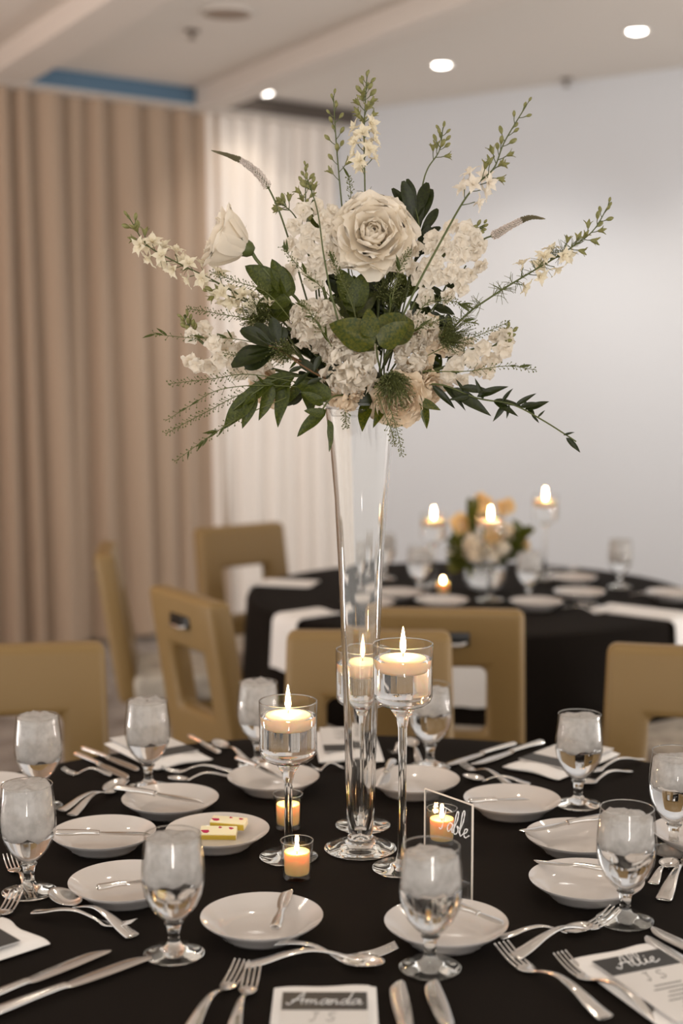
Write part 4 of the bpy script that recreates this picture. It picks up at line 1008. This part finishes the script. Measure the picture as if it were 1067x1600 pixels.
for i, (pts, n, lv, label) in enumerate([
    ([(470, 560, -.05), (400, 505, -.06), (340, 490, -.06), (292, 482, -.06)], 50, 0, 'wispy seed stem at the left between larkspur and dark whorl'),
    ([(450, 550, -.04), (370, 530, -.04), (300, 528, -.04), (236, 522, -.04)], 18, 7, 'longest wispy stem at the far left, leafy at its tip'),
    ([(480, 600, -.06), (390, 585, -.07), (330, 592, -.07), (262, 600, -.07)], 50, 0, 'wispy seed stem just under the left stock'),
    ([(480, 605, -.06), (400, 602, -.07), (340, 610, -.07), (300, 632, -.07), (258, 658, -.07)], 26, 10, 'leafy wisp drooping at the lower left'),
    ([(470, 610, -.05), (390, 612, -.06), (320, 645, -.06), (258, 678, -.06)], 60, 0, 'wispy seed stem drooping at the lower left under the leafy wisp'),
    ([(450, 620, -.06), (380, 650, -.07), (330, 680, -.07), (272, 722, -.07)], 34, 9, 'lowest wispy stem at the left, hanging past the rim'),
    ([(470, 520, -.05), (420, 460, -.06), (370, 440, -.06), (330, 425, -.06)], 46, 0, 'wispy seed stem at the left under the half-open rose'),
    ([(640, 570, -.04), (700, 540, -.05), (745, 525, -.05), (795, 503, -.05)], 48, 0, 'wispy seed stem at the right above the low stock'),
    ([(660, 580, -.05), (730, 580, -.05), (790, 572, -.05), (838, 578, -.05)], 30, 3, 'wispy seed stem at the right past the low stock'),
    ([(600, 615, -.08), (610, 640, -.09), (622, 680, -.09), (628, 712, -.09)], 34, 0, 'wispy seed stem hanging in front of the vase at the right'),
    ([(590, 615, -.08), (602, 650, -.09), (612, 675, -.09), (616, 695, -.09)], 28, 0, 'shorter wispy seed stem hanging in front of the vase'),
    ([(540, 618, -.05), (540, 645, -.065), (541, 668, -.065)], 24, 0, 'wispy seed stem hanging inside the outline of the vase mouth'),
    ([(530, 560, -.09), (505, 520, -.11), (485, 490, -.11), (470, 470, -.11)], 40, 6, 'wispy seed stem lying over the front left bloom'),
    ([(560, 560, -.06), (520, 470, -.07), (470, 420, -.07), (440, 385, -.07)], 40, 4, 'wispy seed stem across the upper left stock'),
    ([(600, 560, -.05), (640, 520, -.07), (690, 500, -.07), (745, 505, -.07)], 50, 8, 'wispy leafy stem at the right above the round leaf'),
    ([(580, 540, .0), (545, 400, .02), (548, 310, .02), (545, 275, .02)], 40, 3, 'wispy seed stem beside the tallest larkspur'),
    ([(600, 540, -.03), (612, 470, -.05), (625, 420, -.05), (640, 390, -.05)], 50, 4, 'wispy seed stem under the open rose, right of its stem'),
    ([(570, 545, -.03), (548, 470, -.04), (530, 430, -.04), (515, 395, -.04)], 50, 4, 'wispy seed stem under the open rose, left of its stem'),
    ([(480, 570, -.07), (440, 555, -.08), (400, 560, -.08), (350, 552, -.08)], 46, 3, 'wispy seed stem in front of the left stock'),
    ([(620, 560, -.02), (660, 480, -.02), (700, 470, -.02), (735, 480, -.02)], 44, 6, 'wispy seed stem at the right under the right stock cluster'),
]): wisp(label, pts, i + 1, int(n * 1.3), .012, lv)
# green seed puffs: a head of hair-fine stalks ending in pods
def puff(label, x, y, dy, rad, n, seed, d):
    r = random.Random(seed); c = S(x, y, dy); t = thing('green_seed_puff', label, 'foliage', c, 0, 'green seed puffs'); mb = MB(); d = Vector(d).normalized()
    for i in range(n):
        o = (Vector((r.gauss(0, 1), r.gauss(0, 1), r.gauss(0, 1))).normalized() + d * .9); e = o * rad * r.uniform(.45, .85)
        m = e * .5 + Vector((r.uniform(-1, 1), r.uniform(-1, 1), r.uniform(-1, 1))) * rad * .12
        mb.tube([(0, 0, 0), m, e], [.0004, .0004, .0003], 3); mb.lathe([(0, -.0011), (.0011, 0), (0, .0011)], 5, e)
    mb.build('seed_head', 'wisp', t, angle=0)['kind'] = 'stuff'
    MB().tube([(0, 0, 0), S(x, y - 8, dy + .05) - c], .0014, 5).build('stem', 'wisp', t)
puff('green seed puff at the front, right over the vase rim', 612, 585, -.10, .038, 420, 1, (.1, -.4, -.9))
puff('green seed puff behind the salal leaves', 608, 470, .0, .034, 300, 2, (.1, -.5, .6))
puff('green seed puff at the left under the rose leaves', 415, 495, -.03, .034, 300, 3, (-.5, -.5, .1))
puff('green seed puff at the right of the round leaf', 690, 530, -.06, .036, 260, 4, (.7, -.4, .2))
puff('green seed puff low at the left over the ruscus', 452, 545, -.08, .028, 200, 5, (-.5, -.5, -.2))

# ------------------------------------------------------------------ things on the far table
def fp(x, y, z=.7505): return P(x, y, z)
for x, y, label in [(838, 939, 'side plate on the far table before the middle goblet'), (690, 937, 'side plate on the far table below the glowing votive'), (905, 924, 'side plate on the far table under the right goblet'), (620, 925, 'side plate on the far table seen beside the vase'), (1050, 925, 'side plate on the far table at the right edge of the frame'), (895, 901, 'side plate at the back rim of the far table'), (575, 940, 'side plate on the far table seen through the vase')]:
    o = link(plate_me, 'side_plate'); p = P(x, y, .776); o.location = (p.x, p.y, .7505); tag(o, label, 'plate', 'side plates on the far table')
for i, (x, y, k, label) in enumerate([(826, 940, 0, 'water goblet on the far table, in front of the low bouquet'), (655, 930, 2, 'water goblet on the far table, left of the glowing votive'), (968, 918, 1, 'water goblet on the far table at the right against the white wall'), (563, 925, 0, 'water goblet on the far table seen through the vase'), (600, 905, 2, 'water goblet at the left back of the far table')]):
    g = copy_tree(protos[k]); g.location = fp(x, y); g['label'] = label; g['group'] = 'water goblets on the far table'; g.rotation_euler.z = i
fg = ('far stemmed candle holders', 'far floating candles')
holder(fp(677, 916), .254, 'stemmed candle holder at the left of the low bouquet', 'lit floating candle at the left of the low bouquet', 24, fg)
holder(fp(765, 938), .285, 'stemmed candle holder in front of the low bouquet', 'lit floating candle in front of the low bouquet', 24, fg)
holder(fp(850, 905), .305, 'stemmed candle holder at the right of the low bouquet', 'lit floating candle at the right of the low bouquet', 24, fg)
votive(fp(692, 930), 'votive cup on the far table', 'lit votive candle on the far table', ('far votives', 'far votive candles'))
# low bouquet in a round glass bowl
bc = fp(757, 921); t = thing('bowl_vase', 'round glass bowl vase on the far table holding the low bouquet', 'vase', bc)
MB().lathe([(0, .002), (.04, .002), (.06, .012), (.075, .045), (.075, .075), (.065, .105), (.058, .115), (.0565, .115), (.063, .103), (.072, .075), (.072, .046), (.058, .016), (.0, .010)], 36).build('bowl', 'glass', t)
MB().lathe([(0, .012), (.05, .016), (.069, .046), (.069, .070), (0, .070)], 30).build('water', 'water', t)
rb = random.Random(4)
def small_bloom(x, y, dy, mat, size, label, n=16):
    p = Q(x, y, bc.y + dy); f = flower('cream_bloom', label, 'blooms of the far bouquet', p)
    ms = [petal_mesh('petal', mat, size * .8, size * .45, .9, size * .1, size * .1, size * .1, q + int(x), 5, 4) for q in range(2)]
    for i in range(n):
        th = R(95) * math.sqrt((i + .5) / n); ph = i * 2.4; o = Vector((math.cos(ph) * math.sin(th), -math.cos(th), math.sin(ph) * math.sin(th) + .2))
        put_petal(ms[i % 2], 'petal', f, p + o * size * .25, o, rb.uniform(0, 6), R(25))
    stem_to(f, [p, (p + bc + Vector((0, 0, .12))) / 2 + Vector((0, .01, 0)), bc + Vector((rb.uniform(-.03, .03), rb.uniform(-.03, .03), .06))], .0025)
for x, y, dy, m, s, l in [(745, 855, -.06, 'rose', .06, 'large cream bloom low in the middle of the far bouquet'), (775, 858, -.07, 'rose', .05, 'cream bloom low at the centre right of the far bouquet'), (722, 820, 0, 'yellow', .045, 'yellow bloom at the left of the far bouquet'), (754, 785, .0, 'yellow', .04, 'yellow bloom at the top of the far bouquet'), (790, 793, .02, 'yellow', .036, 'yellow bloom at the upper right of the far bouquet'), (752, 808, -.03, 'yellow', .045, 'yellow bloom below the top of the far bouquet'), (720, 862, -.04, 'rose', .045, 'cream bloom at the lower left of the far bouquet'), (812, 850, .0, 'yellow', .042, 'yellow bloom at the right of the far bouquet'), (792, 835, -.02, 'rose', .045, 'cream bloom at the middle right of the far bouquet'), (760, 835, -.06, 'yellow', .045, 'yellow bloom in the heart of the far bouquet')]: small_bloom(x, y, dy, m, s, l)
for k, (x0, y0, x1, y1, l) in enumerate([(750, 880, 738, 795, 'green sprig at the left top of the far bouquet'), (790, 875, 815, 830, 'green sprig at the right of the far bouquet'), (735, 880, 712, 850, 'green sprig at the left of the far bouquet'), (765, 880, 770, 815, 'green sprig in the middle of the far bouquet'), (775, 885, 805, 862, 'green sprig low at the right of the far bouquet'), (740, 885, 715, 880, 'green sprig low at the left of the far bouquet')]):
    a, b = Q(x0, y0, bc.y - .05), Q(x1, y1, bc.y - .06); f = thing('leafy_sprig', l, 'foliage', a, 0, 'sprigs of the far bouquet')
    stem_to(f, [a, a.lerp(b, .5), b], .002)
    for i in range(20):
        q = a.lerp(b, .1 + .9 * i / 20); dd = (b - a).normalized() + Vector((rb.uniform(-1, 1), rb.uniform(-.6, .6), rb.uniform(-.6, .8))); leaf('ovate', f, q, q + dd.normalized() * rb.uniform(.04, .065), None, .5, 'gleaf', i)
# napkins on the far table: a band lying flat and running over the edge
def draped(c_deg, w, drop, inn, label):
    a = R(c_deg); o = Vector((math.cos(a), math.sin(a), 0)); s = Vector((-o.y, o.x, 0)); rows = []
    prof = [(-inn, .006), (-.05, .006), (-.012, .006), (.004, .001), (.014, -.014), (.017, -.05), (.020, -drop * .6), (.024, -drop)]
    base = Vector((TF.x, TF.y, .7505)) + o * .76; t = thing('draped_napkin', label, 'napkin', base, 0, 'napkins hanging off the far table')
    mb = MB(); out = [[o * r + s * w * (k / 6 - .5) + Vector((0, 0, z + .002 * math.sin(k * 1.3))) for k in range(7)] for r, z in prof]
    inr = [[o * (r - (.003 if z < 0 else 0)) + s * w * (k / 6 - .5) + Vector((0, 0, z - (.004 if z > 0 else .0) + .002 * math.sin(k * 1.3))) for k in range(7)] for r, z in prof]
    mb.grid(out); mb.grid([q[::-1] for q in inr])
    for A, B in ((out[0], inr[0]), (inr[-1], out[-1])): mb.grid([A, B])
    for e in (0, -1): mb.grid([[q[e] for q in out], [q[e] for q in inr]])
    mb.build('cloth', 'linen', t, angle=60)
def ang(x, y): p = P(x, y, .75); return math.degrees(math.atan2(p.y - TF.y, p.x - TF.x))
draped(ang(505, 958), .125, .16, .16, 'white napkin hanging off the far table left of the vase')
draped(ang(1030, 962), .14, .19, .28, 'white napkin hanging off the far table at the right')
draped(ang(738, 988), .12, .20, .16, 'white napkin hanging off the far table behind the chair with the dark slot')
draped(ang(420, 912), .15, .05, .20, 'white napkin at the left edge of the far table')
for x0, y0, x1, y1, k, l in [(880, 950, 950, 962, 'fork', 'fork on the far table beside the right napkin'), (905, 945, 965, 952, 'table_knife', 'knife on the far table beside the right napkin'), (540, 905, 600, 898, 'fork', 'fork on the far table seen beside the vase'), (850, 895, 905, 890, 'spoon', 'spoon at the back of the far table'), (590, 955, 650, 962, 'table_knife', 'knife on the far table behind the turned chair'), (985, 930, 1040, 938, 'spoon', 'spoon on the far table at the right')]:
    o = lay(k, (x0, y0), (x1, y1), l); o['group'] = 'cutlery on the far table'
